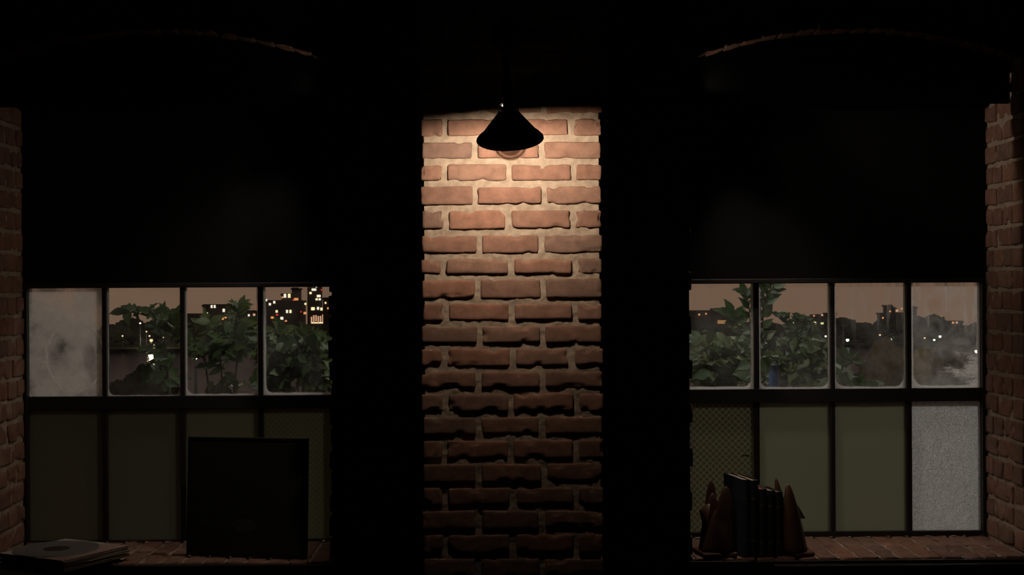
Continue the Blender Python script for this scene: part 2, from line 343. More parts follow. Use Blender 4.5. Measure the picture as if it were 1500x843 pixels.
# ------------------------------------------------------------------ windows
def pane_mat(name, wd, ht, edge=0.012, rad=0.03, soft=0.006, wob=0.010, haze=0.04, streak=0.0, rings=(), clear=(), tone=(0.75, 0.74, 0.72), smear=0.0, low=0.0):
    m = bpy.data.materials.new(name); m.use_nodes = True; n = m.node_tree; n.nodes.clear(); L = n.links.new
    def M(op, a, b=None, c=None):
        x = N(n, 'ShaderNodeMath', operation=op)
        for i, v in enumerate((a, b, c)):
            if v is None: continue
            if isinstance(v, (int, float)): x.inputs[i].default_value = v
            else: L(v, x.inputs[i])
        return x.outputs[0]
    def rng(v, a, b, c=0.0, d=1.0):
        x = N(n, 'ShaderNodeMapRange', interpolation_type='SMOOTHSTEP')
        L(v, x.inputs[0])
        for i, q in enumerate((a, b, c, d)): x.inputs[i + 1].default_value = q
        return x.outputs[0]
    tcn = N(n, 'ShaderNodeTexCoord'); sp = N(n, 'ShaderNodeSeparateXYZ'); L(tcn.outputs['Generated'], sp.inputs[0])
    x = M('MULTIPLY', M('SUBTRACT', sp.outputs['X'], 0.5), wd); z = M('MULTIPLY', M('SUBTRACT', sp.outputs['Z'], 0.5), ht)
    def tex(sx_, sz_, sc, det=5, off=0.0, rough=0.6):
        cb = N(n, 'ShaderNodeCombineXYZ'); L(M('MULTIPLY_ADD', x, sx_, off), cb.inputs[0]); L(M('MULTIPLY', z, sz_), cb.inputs[2]); cb.inputs[1].default_value = off * 1.7 + wd * 31
        t = N(n, 'ShaderNodeTexNoise'); t.inputs['Scale'].default_value = sc; t.inputs['Detail'].default_value = det; t.inputs['Roughness'].default_value = rough; L(cb.outputs[0], t.inputs[0]); return t.outputs['Fac']
    sd = (hash(name) % 97) if False else sum(ord(c) for c in name) % 97
    nz = tex(1, 1, 22, 6, sd)
    ax = M('MAXIMUM', M('SUBTRACT', M('ABSOLUTE', x), wd / 2 - edge - rad), 0.0)
    # the film is thicker at the foot of the pane than at its head, where it hardly reaches
    zb = M('MAXIMUM', M('SUBTRACT', M('MULTIPLY', z, -1.0), ht / 2 - edge * 0.9 - rad), 0.0)
    d = M('SUBTRACT', M('SQRT', M('ADD', M('MULTIPLY', ax, ax), M('MULTIPLY', zb, zb))), rad)
    d = M('ADD', d, M('MULTIPLY', M('SUBTRACT', nz, 0.5), wob))
    fac = rng(d, -soft, soft, 0.0, 0.92)
    hz = M('MULTIPLY', rng(tex(1, 1, 7, 6, sd + 3), 0.25, 0.75), haze)
    fac = M('MAXIMUM', fac, hz)
    if streak:
        st = rng(tex(1, 0.10, 38, 5, sd + 9), 0.42, 0.75); st = M('MULTIPLY', st, rng(z, -ht * 0.25, ht * 0.35, 0.15, 1.0)); fac = M('MAXIMUM', fac, M('MULTIPLY', st, streak))
    if smear:
        cb = tex(0.55, 1.4, 12, 7, sd + 21, 0.75); sm = rng(M('ADD', cb, M('MULTIPLY', x, 1.2)), 0.50, 0.72); sm = M('MULTIPLY', sm, rng(z, -ht * 0.02, -ht * 0.3)); fac = M('MAXIMUM', fac, M('MULTIPLY', sm, smear))
    for (u, v, rx, rz, wdt, am) in rings:                # wiped arcs
        dx = M('DIVIDE', M('SUBTRACT', x, (u - 0.5) * wd), rx); dz = M('DIVIDE', M('SUBTRACT', z, (v - 0.5) * ht), rz)
        dd = M('ADD', M('SQRT', M('ADD', M('MULTIPLY', dx, dx), M('MULTIPLY', dz, dz))), M('MULTIPLY', M('SUBTRACT', nz, 0.5), 0.35))
        ring = rng(M('ABSOLUTE', M('SUBTRACT', dd, 1.0)), wdt, 0.0, 0.0, am); fac = M('MAXIMUM', fac, ring)
    for (u, v, rx, rz, am) in clear:
        dx = M('DIVIDE', M('SUBTRACT', x, (u - 0.5) * wd), rx); dz = M('DIVIDE', M('SUBTRACT', z, (v - 0.5) * ht), rz)
        dd = M('ADD', M('SQRT', M('ADD', M('MULTIPLY', dx, dx), M('MULTIPLY', dz, dz))), M('MULTIPLY', M('SUBTRACT', nz, 0.5), 0.9))
        fac = M('MULTIPLY', fac, rng(dd, 0.5, 1.1, 1 - am, 1.0))
    tr = N(n, 'ShaderNodeBsdfTransparent'); tr.inputs[0].default_value = (0.93, 0.93, 0.93, 1)
    gl = N(n, 'ShaderNodeBsdfGlossy'); gl.inputs['Roughness'].default_value = 0.03
    cl = N(n, 'ShaderNodeMixShader'); cl.inputs[0].default_value = 0.04; L(tr.outputs[0], cl.inputs[1]); L(gl.outputs[0], cl.inputs[2])
    tl = N(n, 'ShaderNodeBsdfTranslucent'); tl.inputs[0].default_value = (*tone, 1)
    df = N(n, 'ShaderNodeBsdfDiffuse'); df.inputs[0].default_value = (*tone, 1)
    fm = N(n, 'ShaderNodeMixShader'); fm.inputs[0].default_value = 0.25; L(tl.outputs[0], fm.inputs[1]); L(df.outputs[0], fm.inputs[2])
    mx = N(n, 'ShaderNodeMixShader'); L(fac, mx.inputs[0]); L(cl.outputs[0], mx.inputs[1]); L(fm.outputs[0], mx.inputs[2])
    o = N(n, 'ShaderNodeOutputMaterial'); L(mx.outputs[0], o.inputs[0]); return m
def frost_mat(name, col, grain=0.25, scale=900, wire=0.0, wcol=None, pebble=False, wstep=0.0235):
    m = bpy.data.materials.new(name); m.use_nodes = True; n = m.node_tree; n.nodes.clear(); L = n.links.new
    tcn = N(n, 'ShaderNodeTexCoord'); t = N(n, 'ShaderNodeTexNoise'); t.inputs['Scale'].default_value = scale; t.inputs['Detail'].default_value = 3; L(tcn.outputs['Object'], t.inputs[0])
    if pebble:
        t = N(n, 'ShaderNodeTexVoronoi'); t.inputs['Scale'].default_value = scale; L(tcn.outputs['Object'], t.inputs[0])
    mx = N(n, 'ShaderNodeMix', data_type='RGBA'); mx.inputs[6].default_value = (*[c * (1 - grain) for c in col], 1); mx.inputs[7].default_value = (*[min(1, c * (1 + grain)) for c in col], 1)
    L(t.outputs['Color' if pebble else 'Fac'], mx.inputs[0]); out = mx.outputs[2]
    if pebble:
        bw = N(n, 'ShaderNodeRGBToBW'); L(t.outputs['Color'], bw.inputs[0]); L(bw.outputs[0], mx.inputs[0])
    if wire:
        sp = N(n, 'ShaderNodeSeparateXYZ'); L(tcn.outputs['Object'], sp.inputs[0]); prev = None
        for sg in (1, -1):
            a = N(n, 'ShaderNodeMath', operation='MULTIPLY_ADD'); L(sp.outputs['Z'], a.inputs[0]); a.inputs[1].default_value = sg; L(sp.outputs['X'], a.inputs[2])
            b = N(n, 'ShaderNodeMath', operation='PINGPONG'); L(a.outputs[0], b.inputs[0]); b.inputs[1].default_value = wstep / 2
            c = N(n, 'ShaderNodeMapRange'); L(b.outputs[0], c.inputs[0]); c.inputs[1].default_value = 0.0005; c.inputs[2].default_value = 0.0030; c.inputs[3].default_value = wire; c.inputs[4].default_value = 0
            if prev is None: prev = c.outputs[0]
            else:
                q = N(n, 'ShaderNodeMath', operation='MAXIMUM'); L(prev, q.inputs[0]); L(c.outputs[0], q.inputs[1]); prev = q.outputs[0]
        m2 = N(n, 'ShaderNodeMix', data_type='RGBA'); L(prev, m2.inputs[0]); L(out, m2.inputs[6]); m2.inputs[7].default_value = (*wcol, 1); out = m2.outputs[2]
    tl = N(n, 'ShaderNodeBsdfTranslucent'); L(out, tl.inputs[0])
    gl = N(n, 'ShaderNodeBsdfGlossy'); gl.inputs['Roughness'].default_value = 0.5; gl.inputs[0].default_value = (0.5, 0.5, 0.5, 1)
    bp = N(n, 'ShaderNodeBump'); bp.inputs['Strength'].default_value = 0.5; bp.inputs['Distance'].default_value = 0.001
    L(t.outputs['Distance' if pebble else 'Fac'], bp.inputs['Height']); L(bp.outputs[0], gl.inputs['Normal']); 
    if pebble: L(bp.outputs[0], tl.inputs['Normal'])
    ms = N(n, 'ShaderNodeMixShader'); ms.inputs[0].default_value = 0.03; L(tl.outputs[0], ms.inputs[1]); L(gl.outputs[0], ms.inputs[2])
    o = N(n, 'ShaderNodeOutputMaterial'); L(ms.outputs[0], o.inputs[0]); return m

PW, PH = 0.275, 0.41
TOPS = [
  [dict(edge=0.001, haze=0.93, soft=0.01, tone=(0.95, 0.94, 0.92), rings=((0.62, 0.36, 0.12, 0.14, 0.12, 0.97),), clear=((0.80, 0.36, 0.030, 0.075, 0.45), (0.45, 0.40, 0.03, 0.07, 0.12))),
   dict(edge=0.004, rad=0.028, haze=0.05), dict(edge=0.008, rad=0.03, haze=0.05), dict(edge=0.012, rad=0.03, haze=0.06)],
  [dict(edge=0.012, rad=0.035, haze=0.07), dict(edge=0.009, rad=0.035, haze=0.08, streak=0.10), dict(edge=0.009, rad=0.04, haze=0.10, streak=0.28),
   dict(edge=0.013, rad=0.045, haze=0.30, streak=0.6, smear=0.85, tone=(0.95, 0.94, 0.92), rings=((0.42, 0.68, 0.075, 0.09, 0.35, 0.16), (0.36, 0.56, 0.03, 0.035, 0.9, 0.14)))]]
GD = (0.095, 0.092, 0.075)
LOWS = [
  [dict(col=(0.23, 0.22, 0.18)), dict(col=(0.24, 0.235, 0.195)), dict(col=(0.28, 0.275, 0.22)), dict(col=(0.22, 0.225, 0.165), wire=0.6, wcol=(0.36, 0.37, 0.27))],
  [dict(col=(0.22, 0.215, 0.165), wire=0.85, wcol=(0.48, 0.46, 0.36), wstep=0.0265), dict(col=(0.36, 0.37, 0.295)), dict(col=(0.38, 0.385, 0.315)), dict(col=(0.78, 0.79, 0.79), grain=0.5, scale=330, pebble=True)]]
LOWNAME = [['dark frosted glass pane', 'dark frosted glass pane', 'frosted glass pane', 'frosted wired glass pane'], ['frosted wired glass pane', 'frosted glass pane', 'frosted glass pane', 'pale pebbled glass pane']]
TOPNAME = [['fogged glass pane', None, None, None], [None, None, 'streaked glass pane', 'smeared glass pane']]
WINPX = [dict(bars=[(37, 43), (151, 158), (265, 272), (379, 386), (497, 506)], top=419, mid=(580, 598.5), bot=791, xr=263, low=[(37, 44.5)]),
         dict(bars=[(985, 992), (1103.5, 1111), (1215, 1221.5), (1326, 1333.5), (1435, 1447)], top=412.5, mid=(569.5, 588.5), bot=778.5, xr=1214)]
WIN = []
for wi, W in enumerate(WINPX):
    o = OP[wi]; root = empty('window_%d' % (wi + 1), (o['cx'], WIN_Y, SILL_Z)); prop(root, kind='structure'); ML = local(root)
    zt = at(W['xr'], W['top'], WIN_Y).z; zm1 = at(W['xr'], W['mid'][0], WIN_Y).z; zm0 = at(W['xr'], W['mid'][1], WIN_Y).z; zb = at(W['xr'], W['bot'], WIN_Y).z
    bx = [(at(a, 500, WIN_Y).x, at(b, 500, WIN_Y).x) for a, b in W['bars']]
    def L(p): return ML @ Vector(p)
    def part(name, a, b, m, bevel=0.002, lab=None):
        q = MB(); q.span(L(a), L(b)); r = q.build(name, m, root, bevel=bevel)
        if lab: r['label'] = lab
        return r
    fr = MB(); y0, y1 = WIN_Y - 0.022, WIN_Y + 0.028
    fr.span(L((o['x0'] + 0.001, y0 - 0.01, SILL_Z + 0.001)), L((bx[0][1], y1, zt + 0.02))); fr.span(L((bx[4][0], y0 - 0.01, SILL_Z + 0.001)), L((o['x1'] - 0.001, y1, zt + 0.02)))
    fr.span(L((bx[0][1], y0, SILL_Z + 0.001)), L((bx[4][0], y1, zb))); fr.span(L((bx[0][1], y0, zm0)), L((bx[4][0], y1, zm1)))
    fr.build('frame', BLACK_STEEL, root, bevel=0.003)
    hd = MB(); vs = []; n = 24
    for yy in (WIN_Y + 0.005, WIN_Y + 0.03):
        vs += [L((o['x0'] + (o['x1'] - o['x0']) * i / n, yy, archz(o, o['x0'] + (o['x1'] - o['x0']) * i / n) + 0.004)) for i in range(n + 1)] + [L((o['x0'] + (o['x1'] - o['x0']) * i / n, yy, zt)) for i in range(n + 1)]
    k = 2 * (n + 1); fs = []
    for i in range(n):
        fs += [(i, n + 1 + i, n + 2 + i, i + 1), (k + i, k + i + 1, k + n + 2 + i, k + n + 1 + i), (i, i + 1, k + i + 1, k + i), (n + 1 + i, k + n + 1 + i, k + n + 2 + i, n + 2 + i)]
    hd.add(vs, fs); hd.build('upper_panel', BLACK_STEEL, root)
    for j in (1, 2, 3): part('mullion', (bx[j][0], y0 + 0.004, zb), (bx[j][1], y1 - 0.004, zm0), BLACK_STEEL); part('mullion', (bx[j][0], y0 + 0.004, zm1), (bx[j][1], y1 - 0.004, zt + 0.01), BLACK_STEEL)
    for j in range(4):
        xa, xb = bx[j][1] - 0.003, bx[j + 1][0] + 0.003
        kw = dict(TOPS[wi][j]); part('glass_pane', (xa, WIN_Y - 0.001, zm1 - 0.003), (xb, WIN_Y + 0.001, zt + 0.003), pane_mat('pane_glass_%d%d' % (wi, j), xb - xa, zt - zm1, **kw), 0, TOPNAME[wi][j])
        part('glass_pane', (xa, WIN_Y - 0.001, zb - 0.003), (xb, WIN_Y + 0.001, zm0 + 0.003), frost_mat('frosted_glass_%d%d' % (wi, j), **LOWS[wi][j]), 0, LOWNAME[wi][j])
    # brick sill: headers on edge laid front to back
    sl = MB(); n = round((o['x1'] - o['x0']) / 0.082)
    sl.span(L((o['x0'] + 0.002, WALL_Y - 0.0, SILL_Z - 0.11)), L((o['x1'] - 0.002, OUT_Y, SILL_Z - 0.009)), 1)
    for i in range(n):
        xc = o['x0'] + (o['x1'] - o['x0']) * (i + 0.5) / n; hw = (o['x1'] - o['x0']) / n / 2 - 0.0055
        for ya, yb in ((WALL_Y - 0.022, WALL_Y + 0.19), (WALL_Y + 0.20, WIN_Y + 0.02)):
            brick(sl, L((xc + rnd(-0.002, 0.002), (ya + yb) / 2 + rnd(-0.004, 0.004), SILL_Z - 0.05 + rnd(-0.003, 0.0))), (hw, (yb - ya) / 2, 0.05), (5, 9, 3), 0.002, 0.007, 0.006)
    sl.build('sill', [BRICK, MORTAR], root, smooth='brick', tint=True)
    WIN.append(dict(root=root, zt=zt, zb=zb, bx=bx))
    # black arched board filling the head of the opening
    vb = at(750, 154, WALL_Y + 0.1).z; vs = []; fs = []; n = 30; q = MB()
    for yy in (WALL_Y + 0.095, WALL_Y + 0.115):
        for i in range(n + 1):
            x = o['x0'] + 0.006 + (o['x1'] - o['x0'] - 0.012) * i / n; vs.append((x, yy, archz(o, x) - 0.004))
        for i in range(n + 1):
            x = o['x0'] + 0.006 + (o['x1'] - o['x0'] - 0.012) * i / n; vs.append((x, yy, vb))
    k = 2 * (n + 1)
    for i in range(n):
        fs += [(i, n + 1 + i, n + 2 + i, i + 1), (k + i, k + i + 1, k + n + 2 + i, k + n + 1 + i), (i, i + 1, k + i + 1, k + i), (n + 1 + i, k + n + 1 + i, k + n + 2 + i, n + 2 + i)]
    fs += [(0, k, k + n + 1, n + 1), (n, 2 * n + 1, k + 2 * n + 1, k + n)]
    q.add(vs, fs); prop(q.build('trim_%d' % (wi + 1), BLACK_CLOTH), kind='structure')
    # blind
    bl = empty('roller_blind', (o['cx'], WIN_Y - 0.05, vb)); ML2 = local(bl)
    prop(bl, ['black roller blind drawn halfway down the left window', 'black roller blind drawn halfway down the right window'][wi], 'blind', 'roller blinds')
    q = MB(); xl, xr = o['x0'] + 0.004, o['x1'] - 0.004; zl = zt - 0.004; cols = 40; vs = []; fs = []
    for yy in (0.0, 0.0015):
        for i in range(cols + 1):
            x = xl + (xr - xl) * i / cols; wv = 0.0012 * math.sin(i * 0.9) + yy
            vs += [ML2 @ Vector((x, WIN_Y - 0.042 + wv, zl)), ML2 @ Vector((x, WIN_Y - 0.042 + wv * 0.3, vb + 0.05))]
    k = 2 * (cols + 1)
    for i in range(cols): a = 2 * i; fs += [(a, a + 2, a + 3, a + 1), (k + a, k + a + 1, k + a + 3, k + a + 2)]
    q.add(vs, fs); q.build('fabric', BLACK_CLOTH, bl, smooth=True)
    q = MB(); q.tube([ML2 @ Vector((xl, WIN_Y - 0.065, vb + 0.05)), ML2 @ Vector((xr, WIN_Y - 0.065, vb + 0.05))], 0.024, 16); q.build('roller', BLACK_CLOTH, bl)
    q = MB(); q.span(ML2 @ Vector((xl, WIN_Y - 0.048, zl - 0.004)), ML2 @ Vector((xr, WIN_Y - 0.036, zl + 0.016))); q.build('bottom_bar', BLACK_STEEL, bl, bevel=0.003)
# dark board added over each sill front in place of shade, with a thin ledge along the right-hand one
LEDGE = simple('dark_varnished_ledge', (0.012, 0.010, 0.009), 0.4)
q = MB(); q.span((OP[1]['x0'] - 0.02, WALL_Y - 0.048, 0.02), (OP[1]['x1'] + 0.25, WALL_Y - 0.026, SILL_Z - 0.009)); zl = at(1330, 827.5, WALL_Y - 0.075).z
q.span((OP[1]['x0'] + 0.30, WALL_Y - 0.085, zl - 0.02), (OP[1]['x1'] + 0.02, WALL_Y - 0.048, zl)); prop(q.build('trim_3', LEDGE, bevel=0.003), kind='structure')
q = MB(); q.span((OP[0]['x0'] - 0.25, WALL_Y - 0.048, 0.02), (OP[0]['x1'] + 0.02, WALL_Y - 0.026, SILL_Z - 0.009)); prop(q.build('trim_4', LEDGE, bevel=0.003), kind='structure')

# ------------------------------------------------------------------ wall lamp
BLACK_ENAMEL = simple('black_enamel', (0.006, 0.006, 0.007), 0.75, 0, 0.1, 20, 0, 0.1)
WHITE_ENAMEL = simple('white_enamel', (0.75, 0.72, 0.66), 0.5, 0, 0.05, 20)
SILVER = bpy.data.materials.new('smoked_glass_painted_ring'); SILVER.use_nodes = True; n_ = SILVER.node_tree; n_.nodes.clear()
a_ = N(n_, 'ShaderNodeBsdfTransparent'); f_ = N(n_, 'ShaderNodeLayerWeight'); g_ = N(n_, 'ShaderNodeValToRGB'); h_ = g_.color_ramp.elements
h_[0].position = 0.0; h_[0].color = (0.42, 0.405, 0.39, 1); h_[1].position = 1.0; h_[1].color = (0.55, 0.53, 0.50, 1); k_ = h_.new(0.26); k_.color = (0.45, 0.43, 0.41, 1); k_ = h_.new(0.36); k_.color = (0.80, 0.78, 0.76, 1); k_ = h_.new(0.52); k_.color = (0.5, 0.47, 0.44, 1)  # lighter ring in the tint paints a bright reflection arc on the bulb
n_.links.new(f_.outputs['Facing'], g_.inputs[0]); n_.links.new(g_.outputs[0], a_.inputs[0]); b_ = N(n_, 'ShaderNodeBsdfGlossy'); b_.inputs['Roughness'].default_value = 0.12; b_.inputs[0].default_value = (0.9, 0.85, 0.8, 1)
c_ = N(n_, 'ShaderNodeLayerWeight'); c_.inputs[0].default_value = 0.06; d_ = N(n_, 'ShaderNodeMixShader'); e_ = N(n_, 'ShaderNodeOutputMaterial')
n_.links.new(c_.outputs['Fresnel'], d_.inputs[0]); n_.links.new(a_.outputs[0], d_.inputs[1]); n_.links.new(b_.outputs[0], d_.inputs[2]); n_.links.new(d_.outputs[0], e_.inputs[0])
NICKEL = simple('polished_nickel', (0.75, 0.72, 0.68), 0.28, 1.0, 0.05, 50)
Zl = -LAMP_AXIS; Xl = Vector((1, 0, 0)); Xl = (Xl - Zl * Xl.dot(Zl)).normalized(); Yl = Zl.cross(Xl)
LM = Matrix((Xl, Yl, Zl)).transposed()
plate = Vector((LAMP.x - 0.006, PIER_Y, LAMP.z + 0.40))
lamp = empty('wall_lamp', plate); prop(lamp, 'black cone shaded wall lamp lit on the brick pier', 'wall lamp'); ML = local(lamp)
def LP(r): return ML @ (LAMP + LM @ Vector(r))
c = ML @ LAMP
q = MB()
outer = [(0.101, 0.010), (0.103, 0.013), (0.102, 0.017), (0.094, 0.026), (0.082, 0.036), (0.033, 0.096), (0.029, 0.107)]
q.lathe(outer, c, LM, 64); q.build('shade', BLACK_ENAMEL, lamp, smooth=True)
q = MB(); q.lathe([(0.1005, 0.0105), (0.093, 0.023), (0.081, 0.033), (0.029, 0.094), (0.010, 0.097)], c, LM, 64); q.build('shade_lining', WHITE_ENAMEL, lamp, smooth=True)
q = MB(); R_ = 0.053; q.lathe([(0.001, R_)] + [(R_ * math.sin(a), R_ * math.cos(a)) for a in [math.pi * i / 22 for i in range(1, 22)]] + [(0.001, -R_)], c, LM, 48); bulb = q.build('bulb', SILVER, lamp, smooth=True)
q = MB(); q.lathe([(0.001, 0.036), (0.004, 0.037), (0.004, 0.047), (0.012, 0.05), (0.012, 0.10)], c, LM, 20); q.build('filament_stem', emis('glowing_stem', (1.0, 0.78, 0.5), 3.0), bulb, smooth=True)
q = MB(); q.lathe([(0.0265, 0.105), (0.0295, 0.109), (0.0295, 0.118), (0.026, 0.122), (0.016, 0.119)], c, LM, 40); q.build('collar', NICKEL, lamp, smooth=True)
for an in (200, 320, 80):
    v = Vector((math.cos(math.radians(an)), math.sin(math.radians(an)), 0))
    q = MB(); q.tube([LP(v * 0.027 + Vector((0, 0, 0.114))), LP(v * 0.039 + Vector((0, 0, 0.114)))], [0.0028, 0.0036], 10); q.build('thumbscrew', NICKEL, lamp, smooth=True)
q = MB(); q.lathe([(0.016, 0.10), (0.016, 0.150), (0.019, 0.152), (0.019, 0.190), (0.010, 0.20), (0.001, 0.201)], c, LM, 32); q.build('socket', BLACK_ENAMEL, lamp, smooth=True)
q = MB(); p0 = LP((0, 0, 0.195)); p3 = ML @ (plate + Vector((0, -0.01, 0))); pts = []
d0 = (LM @ Vector((0, 0, 1))) * 0.20; d1 = Vector((0, -0.22, 0.10))
for i in range(21):
    t = i / 20; pts.append(p0 * (1 - t) ** 3 + (p0 + d0) * 3 * t * (1 - t) ** 2 + (p3 + d1) * 3 * t * t * (1 - t) + p3 * t ** 3)
q.tube(pts, 0.009, 12); q.build('arm', BLACK_ENAMEL, lamp, smooth=True)
q = MB(); RY = Matrix.Rotation(math.pi / 2, 3, 'X'); q.lathe([(0.001, 0.022), (0.02, 0.02), (0.048, 0.012), (0.052, 0.004), (0.052, -0.008), (0.001, -0.009)], ML @ plate, RY, 40); q.build('wall_plate', BLACK_ENAMEL, lamp, smooth=True)
# ------------------------------------------------------------------ things on the left sill
def slab(mb, c, sx_, sy_, sz_, ang, mi=0): return mb.box(c, (sx_ / 2, sy_ / 2, sz_ / 2), mi, 0.5, Matrix.Rotation(ang, 3, 'Z'))
# square black picture
a, b = onz(272.5, 814, SILL_Z), onz(446.5, 820, SILL_Z); wdt = (b - a).length; an = math.atan2(b.y - a.y, b.x - a.x)
hgt = at(360, 642, (a.y + b.y) / 2 + 0.02).z - SILL_Z
pic = empty('framed_picture', ((a.x + b.x) / 2, (a.y + b.y) / 2, SILL_Z + 0.001), (math.radians(-3), 0, an)); prop(pic, 'square black framed picture standing upright on the left window sill', 'picture')
DARKFRAME = simple('black_lacquer_frame', (0.006, 0.006, 0.007), 0.5, 0, 0.2, 20); 
q = MB(); t, d = 0.012, 0.034
q.span((-wdt / 2, 0, 0), (-wdt / 2 + t, d, hgt)); q.span((wdt / 2 - t, 0, 0), (wdt / 2, d, hgt)); q.span((-wdt / 2 + t, 0, 0), (wdt / 2 - t, d, t)); q.span((-wdt / 2 + t, 0, hgt - t), (wdt / 2 - t, d, hgt)); q.build('frame', DARKFRAME, pic, bevel=0.0015)
q = MB(); q.span((-wdt / 2 + t, 0.006, t), (wdt / 2 - t, 0.012, hgt - t)); q.build('canvas', simple('black_canvas', (0.007, 0.008, 0.009), 0.9, 0, 0.5, 14), pic)
q = MB(); q.span((-wdt / 2 + t, 0.028, t), (wdt / 2 - t, 0.032, hgt - t)); q.build('backing_board', BLACK_WOOD, pic)
q = MB()
def blot(cx, cz, rx, rz, n=28):
    q.add([(cx, 0.0055, cz)] + [(cx + math.cos(2 * math.pi * i / n) * rx * (1 + 0.35 * noise.noise(Vector((i * 0.9, cx * 9, 1)))), 0.0055, cz + math.sin(2 * math.pi * i / n) * rz * (1 + 0.35 * noise.noise(Vector((i * 0.9, 4, cz * 9))))) for i in range(n)], [(0, 1 + i, 1 + (i + 1) % n) for i in range(n)])
PAINT = simple('dim_green_paint', (0.03, 0.034, 0.024), 0.8, 0, 0.5, 60)
for b_ in ((-0.005, 0.12, 0.048, 0.026), (-0.165, 0.13, 0.016, 0.006)):
    q = MB(); blot(*b_); r = q.build('painted_mark', PAINT, pic); r['label'] = 'dim green painted mark'

# stack of record sleeves with a bare record on top
ZT = SILL_Z + 0.052
A, B, Cc = onz(90, 786, ZT), onz(188, 797, ZT), onz(99, 826.5, ZT); cen = (A + Cc) / 2; cen.z = 0; ang = math.atan2((A - B).y, (A - B).x)
cols = [(0.44, 0.40, 0.37), (0.05, 0.05, 0.05), (0.28, 0.22, 0.15), (0.20, 0.17, 0.13), (0.07, 0.05, 0.04), (0.24, 0.20, 0.16)]
txts = ['pale record sleeve with red printed stripes, topmost of the stack on the left sill', 'black record sleeve, second from the top of the stack on the left sill', 'tan record sleeve, third from the top of the stack on the left sill',
        'worn buff record sleeve, third from the bottom of the stack on the left sill', 'dark brown record sleeve, second from the bottom of the stack on the left sill', 'cream record sleeve at the bottom of the stack on the left sill']
def sleeve_mat(i, col):
    if i: return simple('sleeve_card_%d' % i, col, 0.7, 0, 0.2, 40)
    m, n, bs = mat('printed_sleeve_card'); tcn = N(n, 'ShaderNodeTexCoord'); sp = N(n, 'ShaderNodeSeparateXYZ'); n.links.new(tcn.outputs['Object'], sp.inputs[0])
    wv = N(n, 'ShaderNodeTexWave', bands_direction='Y'); wv.inputs['Scale'].default_value = 22; wv.inputs['Distortion'].default_value = 1.2; n.links.new(tcn.outputs['Object'], wv.inputs[0])
    g = N(n, 'ShaderNodeMath', operation='LESS_THAN'); n.links.new(sp.outputs['X'], g.inputs[0]); g.inputs[1].default_value = -0.04
    g2 = N(n, 'ShaderNodeMath', operation='LESS_THAN'); n.links.new(sp.outputs['Y'], g2.inputs[0]); g2.inputs[1].default_value = 0.03
    k = N(n, 'ShaderNodeMath', operation='MULTIPLY'); k2 = N(n, 'ShaderNodeMath', operation='GREATER_THAN'); n.links.new(wv.outputs['Fac'], k2.inputs[0]); k2.inputs[1].default_value = 0.45
    n.links.new(k2.outputs[0], k.inputs[0]); n.links.new(g.outputs[0], k.inputs[1])
    mx = N(n, 'ShaderNodeMix', data_type='RGBA'); n.links.new(k.outputs[0], mx.inputs[0]); mx.inputs[6].default_value = (*col, 1); mx.inputs[7].default_value = (0.26, 0.085, 0.075, 1)
    n.links.new(mx.outputs[2], bs.inputs['Base Color']); bs.inputs['Roughness'].default_value = 0.6; return m
th = 0.0078; side = 0.33
for i in range(6):
    z = ZT - th * (i + 1) + 0.0002; da = [0, 0.02, -0.035, 0.03, -0.015, 0.05][i]; off = Vector(([0, 0.004, 0.010, -0.006, 0.012, 0.0][i], [0, -0.004, 0.004, 0.008, -0.008, 0.006][i], 0))
    s = empty('record_sleeve', (cen.x + off.x, cen.y + off.y, z), (0, 0, ang + da)); prop(s, txts[i], 'record sleeve', 'stacked record sleeves')
    q = MB(); h = side / 2; m = sleeve_mat(i, cols[i])
    q.span((-h, -h, 0), (h, h, 0.0012)); q.span((-h, -h, th - 0.0014), (h, h, th - 0.0002)); q.span((-h, h - 0.0015, 0.0012), (h, h, th - 0.0014)); q.span((h - 0.0015, -h, 0.0012), (h, h - 0.0015, th - 0.0014)); q.build('jacket', m, s, bevel=0.0004)
    q = MB(); q.span((-h + 0.004, -h + 0.001, 0.0014), (h - 0.004, h - 0.004, th - 0.0018)); q.build('inner_sleeve', simple('paper_inner_sleeve_%d' % i, (0.22, 0.19, 0.15), 0.8), s)
VINYL, n, bs = mat('grey_pressed_vinyl'); tcn = N(n, 'ShaderNodeTexCoord'); ln = N(n, 'ShaderNodeVectorMath', operation='LENGTH'); n.links.new(tcn.outputs['Object'], ln.inputs[0])
sn = N(n, 'ShaderNodeMath', operation='MULTIPLY'); n.links.new(ln.outputs['Value'], sn.inputs[0]); sn.inputs[1].default_value = 4200; s2 = N(n, 'ShaderNodeMath', operation='SINE'); n.links.new(sn.outputs[0], s2.inputs[0])
bp = N(n, 'ShaderNodeBump'); bp.inputs['Strength'].default_value = 0.3; bp.inputs['Distance'].default_value = 0.0003; n.links.new(s2.outputs[0], bp.inputs['Height']); n.links.new(bp.outputs[0], bs.inputs['Normal'])
bs.inputs['Base Color'].default_value = (0.24, 0.23, 0.23, 1); bs.inputs['Roughness'].default_value = 0.32; bs.inputs['Metallic'].default_value = 0.35
rec = empty('vinyl_record', (onz(83, 805, ZT).x, onz(83, 805, ZT).y, ZT), (0, 0, 0.4)); prop(rec, 'grey vinyl record lying flat on top of the sleeve stack', 'record')
q = MB(); q.lathe([(0.0036, 0.0006), (0.0036, 0.0022), (0.05, 0.0022), (0.052, 0.0026), (0.155, 0.0022), (0.158, 0.0028), (0.1583, 0.0015), (0.157, 0.0006), (0.0036, 0.0006)], n=72); q.build('disc', VINYL, rec, smooth=True)
q = MB(); q.lathe([(0.0036, 0.0024), (0.0495, 0.0024), (0.0495, 0.0021)], n=48); r = q.build('label', simple('dark_brown_label', (0.035, 0.016, 0.012), 0.6, 0, 0.3, 60), rec); r['label'] = 'dark brown paper label'

